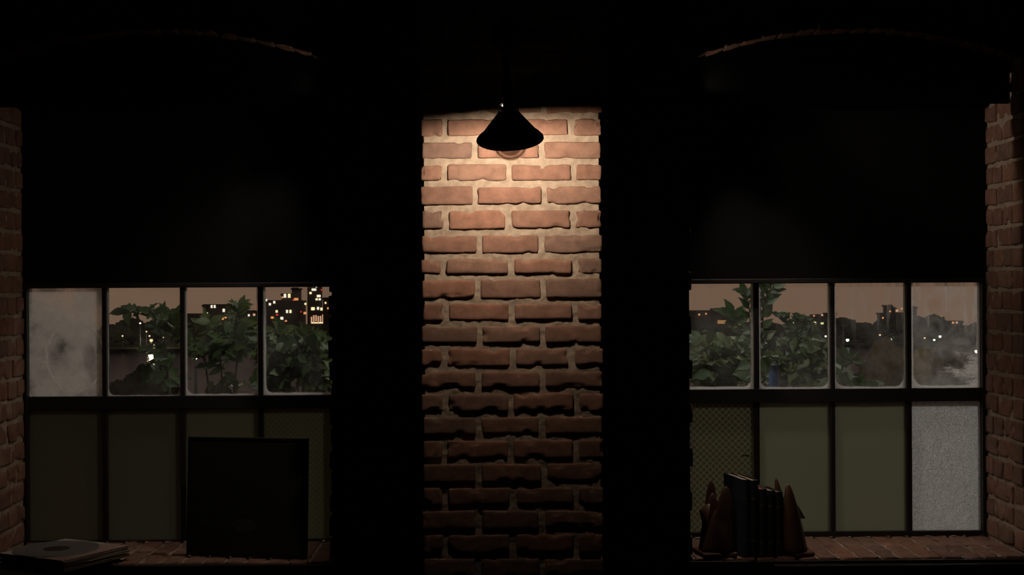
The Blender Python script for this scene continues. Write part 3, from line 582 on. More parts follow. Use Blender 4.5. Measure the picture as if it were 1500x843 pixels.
# low black cabinet the stack overlaps
cx1 = onz(96, 830, SILL_Z).x
cab = empty('low_cabinet', ((cx1 - 2.35) / 2, WALL_Y - 0.30, 0)); prop(cab, 'low black wooden cabinet in the bottom left corner under the record sleeves', 'cabinet')
hw = (cx1 + 2.35) / 2; q = MB(); q.span((-hw, -0.17, 0.05), (hw, 0.24, SILL_Z - 0.027)); q.span((-hw + 0.02, -0.15, 0), (hw - 0.02, 0.22, 0.05)); q.build('carcass', BLACK_WOOD, cab, bevel=0.003)
q = MB(); q.span((-hw - 0.008, -0.185, SILL_Z - 0.026), (hw + 0.008, 0.245, SILL_Z - 0.001)); q.build('top', BLACK_WOOD, cab, bevel=0.004)
for sg in (-1, 1):
    q = MB(); q.span((sg * hw / 2 - hw / 2 + 0.006, -0.188, 0.07), (sg * hw / 2 + hw / 2 - 0.006, -0.1705, SILL_Z - 0.04)); dr = q.build('door', BLACK_WOOD, cab, bevel=0.003)
    q = MB(); q.tube([(-sg * -0.0 + sg * 0.03, -0.188, 0.36), (sg * 0.03, -0.205, 0.36)], [0.006, 0.011], 14); q.build('knob', NICKEL, dr, smooth=True)

# ------------------------------------------------------------------ books between carved bookends on the right sill
BY = onz(1100, 817, SILL_Z)
def book(x, y, ang, th, dep, hgt, cover, page, label, lean=0.0, bands=2):
    r = empty('book', (x, y, SILL_Z + 0.001), (0, lean, ang)); prop(r, label, 'book', 'books between the bookends on the right sill')
    q = MB(); c = 0.0028
    q.span((-th / 2, 0.004, 0), (-th / 2 + c, dep, hgt)); q.span((th / 2 - c, 0.004, 0), (th / 2, dep, hgt)); n = 8; vs = []; fs = []
    for z in (0, hgt):
        for i in range(n + 1): 
            t = -1 + 2 * i / n; vs.append((t * th / 2, 0.005 - 0.007 * (1 - t * t), z))
        for i in range(n + 1):
            t = -1 + 2 * i / n; vs.append((t * (th / 2 - 0.0005), 0.008 - 0.007 * (1 - t * t), z))
    k = 2 * (n + 1)
    for i in range(n): fs += [(i, i + 1, k + i + 1, k + i), (n + 1 + i, k + n + 1 + i, k + n + 2 + i, n + 2 + i), (i, n + 1 + i, n + 2 + i, i + 1), (k + i, k + i + 1, k + n + 2 + i, k + n + 1 + i)]
    q.add(vs, fs)
    q.build('cover', simple('book_cloth_' + label[:12].replace(' ', '_'), cover, 0.6, 0, 0.15, 80), r)
    q = MB(); q.span((-th / 2 + c, 0.007, 0.004), (th / 2 - c, dep - 0.005, hgt - 0.0045)); q.build('pages', simple('page_edges_' + label[:12].replace(' ', '_'), page, 0.85, 0, 0.15, 200), r)
    for b in range(bands):
        z = hgt * (0.2 + 0.55 * b); q = MB(); vs = []; fs = []
        for zz in (z, z + 0.006):
            for i in range(n + 1): t = -1 + 2 * i / n; vs.append((t * th / 2 * 0.98, 0.0044 - 0.0072 * (1 - t * t), zz))
        for i in range(n): fs.append((i, i + 1, n + 2 + i, n + 1 + i))
        q.add(vs, fs); o_ = q.build('spine_band', simple('dull_gilt', (0.12, 0.10, 0.06), 0.45, 0.5), r); o_['label'] = 'dull gilt band on the spine'
    return r
AN = math.radians(11)
def bx_(px): return at(px, 800, BY.y).x
HB = at(1095, 703.5, BY.y).z - SILL_Z; HS = at(1130, 718, BY.y).z - SILL_Z
book(bx_(1093.5), BY.y, AN, 0.031, 0.20, HB, (0.014, 0.024, 0.05), (0.34, 0.28, 0.21), 'tall dark blue book leftmost between the carved bookends', 0, 3)
book(bx_(1106.5), BY.y + 0.004, AN, 0.029, 0.20, HB - 0.004, (0.008, 0.008, 0.01), (0.40, 0.30, 0.20), 'tall black book second from left between the carved bookends', 0, 3)
book(bx_(1119.5), BY.y + 0.01, AN, 0.030, 0.17, HS, (0.010, 0.012, 0.016), (0.36, 0.12, 0.095), 'short book with red page edges, in the middle of the row')
book(bx_(1132), BY.y + 0.012, AN, 0.028, 0.17, HS - 0.006, (0.008, 0.011, 0.011), (0.5, 0.38, 0.34), 'short dark book with pale page edges, second from right in the row')
book(bx_(1144), BY.y + 0.014, AN, 0.026, 0.165, HS - 0.012, (0.012, 0.009, 0.008), (0.34, 0.24, 0.15), 'short brown book with tan page edges, rightmost of the row')

TERRA = simple('brown_glazed_clay', (0.085, 0.04, 0.024), 0.42, 0, 0.35, 18, 0.2)
PXM = 1985.0 / BY.y
def petal(q, base, tip, rx, ry, n=20, m=18, pw=0.5):
    base, tip = Vector(base), Vector(tip); vs = []; fs = []
    for i in range(m + 1):
        t = i / m; t2 = 1 - (1 - t) ** 1.6; sc = (1 - pw * t2) * math.sqrt(max(0, 1 - t2 ** 5)) if i < m else 0.02; c = base.lerp(tip, t2)
        for k in range(n):
            a = 2 * math.pi * k / n; vs.append(c + Vector((math.cos(a) * rx * sc, math.sin(a) * ry * sc, 0)))
    for i in range(m):
        for k in range(n): k2 = (k + 1) % n; fs.append((i * n + k, i * n + k2, (i + 1) * n + k2, (i + 1) * n + k))
    fs.append(tuple(m * n + k for k in range(n))); fs.append(tuple(reversed(range(n)))); q.add(vs, fs)
def bookend(px, y, peaks, flap, basepx, label):
    x0 = at(px, 800, y).x; r = empty('bookend', (x0, y, SILL_Z + 0.001), (0, 0, AN)); prop(r, label, 'bookend', 'carved clay bookends')
    k = y / 1985.0
    def lx(p): return (p - px) * k
    def lz(p): return at(px, p, y).z - SILL_Z
    q = MB(); q.span((lx(basepx[0]), -0.035, 0), (lx(basepx[1]), 0.115, 0.016)); q.build('base', TERRA, r, bevel=0.006)
    for (bpx, tpx, tpy, hwid, yy, ry) in peaks:
        q = MB(); petal(q, (lx(bpx), yy, 0.012), (lx(tpx), yy + 0.01, lz(tpy)), hwid * k, ry); q.build('peak', TERRA, r, smooth=True)
    q = MB(); (ax, ay), (tx, ty), (ux, uy) = flap; n = 10; vs = []; fs = []
    for i in range(n + 1):
        t = i / n; top = (lx(ax + (tx - ax) * t), lz(ay + (ty - ay) * (t ** 1.6))); bot = (lx(ux + (tx - ux) * t), lz(uy + (ty - uy) * t ** 0.8)); hy = 0.022 * (1 - t) + 0.001
        vs += [(top[0], 0.045 - hy * 0.4, top[1]), (bot[0], 0.045 - hy, bot[1]), (bot[0], 0.045 + hy, bot[1]), (top[0], 0.045 + hy * 0.4, top[1])]
    for i in range(n):
        for c in range(4): c2 = (c + 1) % 4; fs.append((4 * i + c, 4 * i + c2, 4 * i + 4 + c2, 4 * i + 4 + c))
    fs += [(0, 1, 2, 3), (4 * n + 3, 4 * n + 2, 4 * n + 1, 4 * n)]
    q.add(vs, fs); q.build('flap', TERRA, r, smooth=True)
YB = BY.y + 0.03
bookend(1050, YB, [(1058, 1066, 714, 20, -0.002, 0.034), (1053, 1055, 709.5, 15, 0.085, 0.026), (1048, 1053, 727, 19, 0.055, 0.03), (1048, 1058, 744.5, 20, 0.012, 0.034)],
        ((1046, 741), (1029, 751), (1038, 780)), (1026, 1078), 'brown carved bookend of rounded peaks at the left of the books')
bookend(1173, YB, [(1165, 1155, 710, 17, 0.0, 0.034), (1167, 1150, 705.5, 11, 0.085, 0.024), (1169, 1162, 735, 15, 0.045, 0.03), (1168, 1160, 722, 19, 0.02, 0.03)],
        ((1160, 731), (1188, 764), (1166, 762)), (1160, 1190), 'brown carved bookend of rounded peaks at the right of the books')

# ------------------------------------------------------------------ outside: terrace, plants
def ground(name, a, b, m): q = MB(); q.span(a, b); return prop(q.build(name, m), kind='structure')
CONC = simple('dark_terrace_slabs', (0.05, 0.048, 0.042), 0.9, 0, 0.2, 5)
ground('floor_terrace', (-6, OUT_Y + 0.005, -0.12), (7, 9.15, 0.0), CONC)
LEAFM, n, bs = mat('green_leaf'); n.nodes.clear(); at_ = N(n, 'ShaderNodeAttribute', attribute_name='tint'); rp_ = N(n, 'ShaderNodeValToRGB'); e = rp_.color_ramp.elements
e[0].position = 0; e[0].color = (0.022, 0.05, 0.018, 1); e[1].position = 1; e[1].color = (0.13, 0.16, 0.04, 1); x = e.new(0.5); x.color = (0.05, 0.10, 0.03, 1)
df = N(n, 'ShaderNodeBsdfPrincipled'); df.inputs['Roughness'].default_value = 0.5; tl = N(n, 'ShaderNodeBsdfTranslucent'); ms = N(n, 'ShaderNodeMixShader'); ms.inputs[0].default_value = 0.4; o_ = N(n, 'ShaderNodeOutputMaterial')
n.links.new(at_.outputs['Fac'], rp_.inputs[0]); n.links.new(rp_.outputs[0], df.inputs['Base Color']); n.links.new(rp_.outputs[0], tl.inputs[0]); n.links.new(df.outputs[0], ms.inputs[1]); n.links.new(tl.outputs[0], ms.inputs[2]); n.links.new(ms.outputs[0], o_.inputs[0])
STEM = simple('brown_stem', (0.035, 0.025, 0.014), 0.85, 0, 0.3, 40); POT = simple('weathered_clay_planter', (0.06, 0.04, 0.03), 0.9, 0, 0.3, 15)
def leaf(q, p, d, nrm, L_, W_, tint, lobed=False):
    d = d.normalized(); s = d.cross(nrm); s = s.normalized() if s.length > 1e-4 else Vector((1, 0, 0)); u = s.cross(d).normalized()
    prof = [(0, 0.0), (0.12, 0.30), (0.32, 0.5), (0.55, 0.44), (0.78, 0.22), (1, 0.0)]
    if lobed: prof = [(0, 0.0), (0.06, 0.30), (0.18, 0.52), (0.32, 0.22), (0.48, 0.50), (0.60, 0.20), (0.80, 0.14), (1, 0.0)]
    vs = []; fs = []
    for t, hw in prof:
        c = p + d * (t * L_) + u * (-0.22 * L_ * t * t); e_ = u * (0.10 * W_ if hw else 0)
        vs += [c - s * hw * W_ + e_, c, c + s * hw * W_ + e_]
    for i in range(len(prof) - 1): a = 3 * i; fs += [(a, a + 1, a + 4, a + 3), (a + 1, a + 2, a + 5, a + 4)]
    q.add(vs, fs, 0, tint)
def plant(name, label, px0, Y, groups, sprigs=(), tint=(0.2, 0.8), lobed=0.0, seed=1, group=None, pot=True):
    """groups: (px, py, rx, ry, leaves, leaf length in px); sprigs: (polyline px, leaf length px, leaves per point)"""
    random.seed(seed); k = Y / 1985.0; bx0 = at(px0, 560, Y).x; r = empty(name, (bx0, Y, 0)); prop(r, label, 'plant', group); O = Vector((bx0, Y, 0))
    ph = 0.42
    q = MB(); q.lathe([(0.001, 0.0), (0.15, 0.0), (0.19, ph - 0.05), (0.205, ph - 0.05), (0.205, ph), (0.18, ph), (0.17, ph - 0.04), (0.001, ph - 0.03)], n=28); q.build('pot', POT, r)
    st = MB(); lf = MB(); tips = []
    for (px, py, rx, ry, nl, ll) in groups:
        c = at(px, py, Y) - O; base = Vector((rnd(-0.06, 0.06), rnd(-0.06, 0.06), ph - 0.05)); mid = base.lerp(c, 0.55) + Vector((rnd(-0.08, 0.08), rnd(-0.05, 0.05), 0.08))
        pts = [base * (1 - t) ** 2 + mid * 2 * t * (1 - t) + c * t * t for t in [i / 10 for i in range(11)]]; st.tube(pts, [0.012 - 0.008 * i / 10 for i in range(11)], 6)
        for _ in range(max(3, nl // 7)):
            e_ = c + Vector((rnd(-1, 1) * rx * k * 0.8, rnd(-0.25, 0.25), rnd(-1, 1) * ry * k * 0.8)); st.tube([c + Vector((0, 0, -ry * k * 0.3)), c.lerp(e_, 0.5) + Vector((0, 0, 0.02)), e_], [0.004, 0.003, 0.0015], 5)
        for _ in range(nl):
            a_ = rnd(0, 2 * math.pi); rr = math.sqrt(random.random()); p = c + Vector((math.cos(a_) * rr * rx * k, rnd(-0.2, 0.2), math.sin(a_) * rr * ry * k))
            d = Vector((math.cos(a_) * 0.8 + rnd(-0.7, 0.7), rnd(-0.8, 0.5), rnd(-0.9, 0.35))); nr = Vector((rnd(-0.5, 0.5), rnd(-1.0, -0.1), rnd(0.2, 1.0)))
            L_ = ll * k * rnd(0.65, 1.2); leaf(lf, p - d.normalized() * L_ * 0.4, d, nr, L_, L_ * rnd(0.5, 0.72), rnd(*tint), random.random() < lobed)
    for (poly, ll, per, tt) in sprigs:
        P = [at(x, y, Y - 0.05) - O for x, y in poly]; fine = []
        for i in range(len(P) - 1): fine += [P[i].lerp(P[i + 1], t / 4) for t in range(4)]
        fine.append(P[-1]); st.tube(fine, [0.004 - 0.0025 * i / (len(fine) - 1) for i in range(len(fine))], 5)
        for i, p in enumerate(fine[1:], 1):
            ax = (fine[i] - fine[i - 1]).normalized()
            for j in range(per):
                sg = 1 if (i + j) % 2 else -1; d = ax * 0.7 + Vector((sg * rnd(0.6, 1.0), rnd(-0.5, 0.1), rnd(-0.35, 0.35))); L_ = ll * k * rnd(0.75, 1.15)
                leaf(lf, p, d, Vector((0, -0.9, 0.5)) + Vector((rnd(-0.3, 0.3), 0, rnd(-0.3, 0.3))), L_, L_ * rnd(0.48, 0.66), tt + rnd(-0.12, 0.12), random.random() < lobed)
        leaf(lf, fine[-1], fine[-1] - fine[-2], Vector((0.2, -1, 0.3)), ll * k, ll * k * 0.5, tt)
    st.build('stems', STEM, r, smooth=True); lf.build('foliage', LEAFM, r, smooth=True, tint=True)
GP = 'potted plants on the terrace'
plant('potted_shrub', 'leafy green shrub seen through the second pane of the left window', 236, 7.2, [(240, 495, 22, 34, 22, 26), (243, 545, 20, 26, 16, 32)],
      [([(262, 500), (240, 470), (222, 458), (200, 452), (182, 455)], 24, 1, 0.45), ([(250, 500), (258, 480), (250, 468)], 30, 1, 0.5)], (0.1, 0.5), 0.5, 11, GP)
plant('potted_shrub', 'tall leafy shrub seen through the third pane of the left window', 318, 8.0, [(296, 508, 24, 20, 34, 25), (350, 496, 30, 28, 76, 25), (322, 515, 40, 12, 34, 23), (335, 564, 40, 8, 14, 24)],
      [([(345, 505), (343, 482), (346, 462), (351, 450)], 20, 2, 0.65), ([(282, 505), (285, 492), (296, 478), (308, 472)], 24, 1, 0.7), ([(350, 490), (362, 473), (372, 478), (378, 488)], 28, 1, 0.7), ([(290, 540), (310, 530), (335, 552)], 20, 1, 0.3)], (0.1, 0.7), 0.4, 12, GP)
plant('potted_shrub', 'broad leafy shrub seen through the fourth pane of the left window', 430, 7.2, [(402, 512, 22, 28, 60, 25), (445, 514, 36, 28, 96, 26), (470, 520, 20, 30, 60, 26), (425, 545, 46, 18, 66, 26), (465, 550, 26, 20, 50, 24)],
      [([(398, 510), (402, 490), (416, 484), (432, 490), (444, 506)], 26, 2, 0.75), ([(440, 508), (455, 490), (470, 498)], 25, 2, 0.7)], (0.1, 0.75), 0.4, 13, GP)
plant('potted_shrub', 'round leaved olive green shrub seen through the leftmost pane of the right window', 1052, 7.9, [(1035, 510, 30, 24, 60, 26), (1070, 516, 32, 24, 60, 27), (1045, 540, 36, 24, 80, 32), (1082, 540, 22, 24, 46, 30)],
      [([(1080, 520), (1085, 490), (1078, 468), (1074, 460)], 26, 1, 0.4)], (0.35, 1.0), 0.0, 14, GP)
plant('potted_climber', 'upright leafy climber rising behind the first mullion of the right window', 1104, 7.1, [(1112, 500, 16, 26, 20, 26), (1103, 540, 22, 22, 26, 28)],
      [([(1100, 540), (1101, 500), (1098, 465), (1096, 440), (1092, 430)], 22, 1, 0.35), ([(1112, 510), (1118, 470), (1117, 450), (1124, 430), (1134, 418)], 26, 1, 0.55)], (0.15, 0.55), 0.0, 15, GP)
plant('potted_shrub', 'dark feathery shrub seen through the second pane of the right window', 1170, 8.6, [(1150, 518, 32, 24, 70, 20), (1185, 516, 24, 22, 44, 22), (1165, 550, 42, 20, 60, 28), (1200, 548, 18, 22, 26, 28), (1130, 525, 16, 18, 20, 24)],
      [([(1160, 505), (1157, 480), (1150, 464), (1141, 461)], 13, 2, 0.3), ([(1165, 505), (1166, 480), (1171, 466), (1181, 466)], 13, 2, 0.3), ([(1168, 505), (1175, 482), (1184, 474), (1193, 482)], 13, 2, 0.3), ([(1180, 505), (1195, 500), (1206, 508)], 18, 2, 0.6)], (0.15, 0.8), 0.0, 16, GP)
plant('potted_shrub', 'low dark green bush at the foot of the third pane of the right window', 1240, 7.6, [(1242, 566, 28, 14, 46, 26), (1275, 572, 30, 10, 26, 24)],
      [([(1228, 565), (1234, 535), (1240, 522), (1250, 528)], 20, 1, 0.3)], (0.1, 0.5), 0.0, 17, GP)
random.seed(99)
# blue tarpaulin thrown over a stake among the plants
tp = at(1134, 535, 6.45); r = empty('blue_tarp', (tp.x, 6.45, 0)); prop(r, 'blue tarpaulin hung over a stake among the shrubs of the right window', 'tarp')
q = MB(); q.tube([(0, 0, 0), (0, 0, tp.z - 0.01)], 0.012, 8); q.build('stake', STEM, r)
q = MB(); vs = []; fs = []; n = 40; m = 14
for i in range(m + 1):
    t = i / m; z = tp.z - t * 0.55; rr = 0.018 + 0.045 * t ** 0.6 - 0.015 * math.sin(t * 3)
    for k in range(n): a = 2 * math.pi * k / n; w_ = rr * (1 + 0.28 * math.sin(a * 5 + t * 2) * t); vs.append((math.cos(a) * w_, math.sin(a) * w_, z + 0.02 * math.sin(a * 3) * (t > 0.9)))
for i in range(m):
    for k in range(n): k2 = (k + 1) % n; fs.append((i * n + k, i * n + k2, (i + 1) * n + k2, (i + 1) * n + k))
fs.append(tuple(range(n))); q.add(vs, fs); q.build('sheet', simple('blue_tarpaulin', (0.05, 0.12, 0.30), 0.5, 0, 0.15, 30), r, smooth=True)
# terrace lamp hidden in the left-hand shrubs
gp = at(287, 521, 8.75); r = empty('garden_lamp', (gp.x, 8.75, 0)); prop(r, 'small lit garden lamp standing behind the shrubs of the left window', 'lamp')
q = MB(); q.tube([(0, 0, 0), (0, 0, gp.z - 0.03)], 0.01, 8); q.build('post', BLACK_STEEL, r); q = MB(); q.lathe([(0.001, gp.z - 0.03), (0.010, gp.z - 0.02), (0.010, gp.z + 0.02), (0.001, gp.z + 0.03)], n=16); q.build('globe', emis('garden_lamp_glow', (1.0, 0.9, 0.7), 1.4), r)
light('garden_lamp_light', 'POINT', (gp.x + 0.02, 8.6, gp.z + 0.12), 2.2, (0.95, 1.0, 0.75), 0.02)

# ------------------------------------------------------------------ outside: lake, park, city
LAKE = -14.5
def shoreY(py): d = ray(CX, py); return (CAM + d * ((LAKE - CAMZ) / d.z)).y
WATER, n, bs = mat('night_lake_water'); bs.inputs['Base Color'].default_value = (0.010, 0.010, 0.013, 1); bs.inputs['Roughness'].default_value = 0.12; bs.inputs['IOR'].default_value = 1.33; bs.inputs['Specular Tint'].default_value = (0.40, 0.40, 0.46, 1)
tcn = N(n, 'ShaderNodeTexCoord'); tn = N(n, 'ShaderNodeTexNoise'); tn.inputs['Scale'].default_value = 0.8; n.links.new(tcn.outputs['Object'], tn.inputs[0]); bp = N(n, 'ShaderNodeBump'); bp.inputs['Strength'].default_value = 0.8; bp.inputs['Distance'].default_value = 0.3
n.links.new(tn.outputs['Fac'], bp.inputs['Height']); gl = N(n, 'ShaderNodeBsdfGlossy'); gl.inputs['Roughness'].default_value = 0.12; gl.inputs[0].default_value = (0.36, 0.36, 0.42, 1)
n.links.new(bp.outputs[0], gl.inputs['Normal']); ads = N(n, 'ShaderNodeMixShader'); ads.inputs[0].default_value = 0.85; n.links.new(bs.outputs[0], ads.inputs[1]); n.links.new(gl.outputs[0], ads.inputs[2]); n.links.new(ads.outputs[0], n.nodes['Material Output'].inputs[0]); bs.inputs['Specular IOR Level'].default_value = 0.0
YS = shoreY(512)
q = MB(); q.add([(-400, 150, LAKE), (400, 150, LAKE), (400, YS, LAKE), (-400, YS, LAKE)], [(0, 1, 2, 3)]); prop(q.build('lake_water', WATER), 'grey night water of the park lake between the trees', 'water', None, 'stuff')
GRASS = simple('dark_park_grass', (0.02, 0.024, 0.012), 0.95, 0, 0.3, 0.3)
ground('floor_park', (-400, 9.2, LAKE - 2), (400, 152, LAKE + 0.3), GRASS); ground('floor_far_bank', (-900, YS, LAKE - 2), (900, YS + 165, LAKE + 0.7), GRASS)
CROWN = simple('dark_tree_leaves', (0.022, 0.026, 0.013), 0.95, 0, 0.5, 0.9); CROWNB = simple('brown_tree_leaves', (0.07, 0.052, 0.02), 0.95, 0, 0.5, 1.6); BARK = simple('tree_bark', (0.03, 0.024, 0.018), 0.95)
def ico(sub):
    bm_ = __import__('bmesh').new(); __import__('bmesh').ops.create_icosphere(bm_, subdivisions=sub, radius=1); v = [x.co.copy() for x in bm_.verts]; f = [tuple(y.index for y in x.verts) for x in bm_.faces]; bm_.free(); return v, f
IV, IF = ico(4)
def tree(px, ptop, wpx, Y, ground_z, label, m, lumps=6, seed=0, name='tree', group='trees across the lake'):
    random.seed(seed + int(px) * 7); top = at(px, ptop, Y); W_ = wpx * Y / 1985 / 2; H = top.z - ground_z; r = empty(name, (top.x, Y, ground_z)); prop(r, label, 'tree', group)
    q = MB(); q.tube([(0, 0, 0), (W_ * 0.03, 0, H * 0.35), (0, 0, H * 0.75)], [W_ * 0.09 + 0.1, W_ * 0.06 + 0.08, 0.05], 8); q.build('trunk', BARK, r, smooth=True)
    q = MB(); hc = min(H * 0.40, W_ * 1.05)
    for i in range(lumps):
        if i == 0: c = Vector((0, 0, H - hc)); s = Vector((W_ * 0.72, W_ * 0.7, hc))
        else:
            a = 2 * math.pi * i / (lumps - 1) + rnd(-0.3, 0.3); c = Vector((math.cos(a) * W_ * 0.55, math.sin(a) * W_ * 0.5, H - hc * rnd(0.85, 1.6))); s = Vector((W_ * rnd(0.42, 0.55), W_ * 0.45, hc * rnd(0.5, 0.75)))
        sd = Vector((rnd(0, 50), rnd(0, 50), rnd(0, 50))); vs = []
        for v in IV:
            d = 1 + 0.20 * noise.noise(v * 2.2 + sd) + 0.16 * noise.noise(v * 6 + sd) + 0.10 * noise.noise(v * 14 + sd); vs.append(c + Vector((v.x * s.x, v.y * s.y, v.z * s.z)) * d)
        q.add(vs, IF)
    zm = max(v[2] for v in q.v); zl = min(v[2] for v in q.v); q.v = [(v[0], v[1], zl + (v[2] - zl) * (H - zl) / (zm - zl)) for v in q.v]
    xm = max(abs(v[0]) for v in q.v); q.v = [(v[0] * W_ / xm, v[1] * W_ / xm * 0.8, v[2]) for v in q.v]
    q.build('crown', m, r)
YT = YS + 14
far_ = [(165, 475, 52, 'dark round tree on the far shore behind the left edge of the second pane'), (192, 465, 56, 'tallest dark tree on the far shore left of the row of warm lamps'), (228, 467, 50, 'dark tree on the far shore right of the row of warm lamps'), (256, 472, 44, 'dark tree on the far shore beside the second mullion of the left window'),
        (300, 482, 60, 'low dark tree below the lit apartment block of the left window'), (345, 480, 60, 'low dark tree behind the tall shrub of the left window'), (400, 474, 56, 'dark tree below the wide city block of the left window'), (440, 474, 50, 'dark tree below the lit tower of the left window'), (474, 476, 44, 'dark tree at the right edge of the left window'),
        (1022, 474, 60, 'dark tree below the long lit block of the right window'), (1066, 474, 60, 'dark tree behind the leafy climber of the right window'), (1122, 470, 56, 'dark tree on the skyline behind the feathery shrub'), (1160, 474, 50, 'low dark tree left of the row of lit yellow windows'), (1192, 478, 44, 'dark tree just below the row of lit yellow windows'),
        (1236, 465, 52, 'round dark tree at the left of the third pane skyline'), (1264, 472, 50, 'dark tree on the skyline left of the spired building'), (1300, 468, 60, 'dark tree in front of the spired building'), (1342, 462, 60, 'tall dark tree at the left of the smeared pane'), (1368, 460, 52, 'tallest dark tree in the middle of the smeared pane'), (1400, 474, 56, 'lower dark tree right of centre in the smeared pane'), (1434, 472, 50, 'dark tree at the right edge of the smeared pane')]
for i, (px, py, wp, lab) in enumerate(far_): tree(px, py, wp * 1.15, YT + (i % 3) * 14, LAKE + 0.5, lab, CROWN, 7, i)
near_ = [(215, 531, 84, 104, 'dark near shore tree below the bright white reflection glow in the left window', CROWN), (172, 556, 60, 84, 'low dark near shore tree at the bottom left of the second pane', CROWN), (250, 560, 60, 122, 'low dark near shore tree beneath the leafy shrub of the second pane', CROWN),
         (1296, 494, 76, 100, 'brown leaved near shore tree under the big park lamp', CROWNB), (1322, 528, 60, 116, 'dark near shore tree beside the third mullion of the right window', CROWN), (1357, 505, 66, 95, 'brown leaved near shore tree at the left of the smeared pane', CROWNB), (1398, 524, 44, 97, 'small brown leaved near shore tree right of centre in the smeared pane', CROWNB), (1425, 548, 50, 94, 'low near shore tree at the bottom right of the smeared pane', CROWN),
         (318, 562, 84, 108, 'low dark near shore tree at the foot of the third left pane', CROWN), (408, 548, 90, 124, 'dark near shore tree behind the broad shrub of the fourth left pane', CROWN), (474, 550, 70, 106, 'low dark near shore tree at the right edge of the left window', CROWN),
         (1255, 545, 60, 118, 'low dark near shore tree at the left of the third pane', CROWN)]
for i, (px, py, wp, Y, lab, m) in enumerate(near_): tree(px, py, wp, Y, LAKE + 0.3, lab, m, 8, 40 + i, 'tree', 'trees on the near shore')

# the belt of trees that runs on along the bank between and beyond the two views
random.seed(5); q = MB()
for px in list(range(-330, 140, 34)) + list(range(505, 1000, 34)) + list(range(1470, 1850, 34)):
    t = at(px, rnd(464, 480), YT + 40); wv = rnd(4.5, 6.5); sd = Vector((rnd(0, 50), rnd(0, 50), 3)); h = t.z - LAKE
    q.add([Vector((t.x, YT + 40, LAKE + h * 0.5)) + Vector((v.x * wv, v.y * wv * 0.8, v.z * h * 0.5)) * (1 + 0.2 * noise.noise(v * 2.5 + sd) + 0.12 * noise.noise(v * 8 + sd)) for v in IV], IF)
prop(q.build('tree_belt', CROWN), 'dark belt of trees running along the far bank of the lake', 'trees', None, 'stuff')

# buildings: (px0, px1, pytop) on a common street line
WALLC = simple('dark_brown_masonry', (0.055, 0.035, 0.028), 0.9, 0, 0.2, 0.2); WALLG = simple('grey_brown_masonry', (0.09, 0.065, 0.055), 0.9, 0, 0.2, 0.2)
YEL = emis('yellow_lit_window', (1.0, 0.80, 0.42), 1.5); ORG = emis('orange_lit_window', (1.0, 0.42, 0.13), 0.9); PAL = emis('pale_lit_window', (1.0, 0.93, 0.72), 1.2); RED = emis('red_beacon', (1.0, 0.06, 0.03), 0.8); GRN = emis('greenish_lit_window', (0.85, 0.95, 0.35), 1.0); FLO = emis('floodlit_glow', (1.0, 0.5, 0.2), 0.35); PINK = emis('soft_orange_glow', (1.0, 0.55, 0.32), 0.8)
DIM = simple('unlit_window_glass', (0.015, 0.014, 0.016), 0.3)
def building(label, Y, blocks, wins, m, depth=8, cat='building'):
    cx = sum(b[0] + b[1] for b in blocks) / 2 / len(blocks); O = Vector((at(cx, 470, Y).x, Y, LAKE + 0.5)); r = empty('building', O); prop(r, label, cat, 'city buildings beyond the park')
    for i, (a, b, t) in enumerate(blocks):
        if b - a > 12: a, b = (a + 7, b) if a > 726 else (a, b - 5)
        A_, B_ = at(a, t, Y) - O, at(b, t, Y) - O; yy = 0.0 if i == 0 else 0.25 * i
        q = MB(); q.span((A_.x, yy, 0), (B_.x, depth - yy, A_.z - 0.8)); q.span((A_.x - 0.35, yy - 0.35, A_.z - 0.8), (B_.x + 0.35, depth - yy + 0.35, A_.z - 0.25)); q.span((A_.x, yy, A_.z - 0.25), (B_.x, yy + 0.4, A_.z)); q.build('wall', m, r)
        if B_.x - A_.x > 5:
            q = MB(); nx = max(2, int((B_.x - A_.x) / 3.0))
            for u in range(nx):
                z = A_.z - 3.2
                while z > A_.z - 16 and z > 1: x_ = A_.x + (B_.x - A_.x) * (u + 0.5) / nx; q.span((x_ - 0.55, yy - 0.04, z - 0.8), (x_ + 0.55, yy + 0.02, z + 0.8)); z -= 3.4
            o_ = q.build('unlit_windows', DIM, r); o_['kind'] = 'stuff'
    for (px, py, wp, hp, mm) in wins:
        p = at(px, py, Y) - O; k = Y / 1985; q = MB(); q.span((p.x - wp * k / 2, -0.42, p.z - hp * k / 2), (p.x + wp * k / 2, -0.10, p.z + hp * k / 2)); o_ = q.build('lit_window_or_glow', mm, r)  # besides windows, floodlit masonry and columns are drawn as self-glowing pieces
def grid(xs_, ys_, w_, h_, m): return [(x, y, w_, h_, m) for x in xs_ for y in ys_]
YBD = YS + 90
building('low dark block left of the lit apartment block in the third left pane', YBD + 25, [(272, 300, 459.5)], [], WALLC)
building('flat roofed apartment block with scattered lit windows, third left pane', YBD, [(297, 362, 446), (352, 379, 455)], [(310.3, 449.3, 2.6, 4.2, PAL), (314.8, 449.3, 2.6, 4.2, PAL), (328, 455, 3, 4.6, PAL), (303.4, 460, 2.2, 3.6, YEL), (326.5, 466.6, 3, 4.2, ORG), (330.8, 466.6, 3, 4.2, ORG), (307.5, 472.4, 2, 4, ORG), (311.8, 472.4, 2.4, 4, ORG), (315.6, 472.4, 2, 4, PINK), (350, 450, 2.4, 4, YEL), (353.8, 450, 2.4, 4, PAL), (364.7, 462.2, 2.4, 3, PAL), (372.5, 461.4, 3, 3.2, PINK), (371, 471, 2, 3, ORG), (376, 450, 1.2, 2, RED), (329, 472.5, 2, 2, RED)], WALLC)
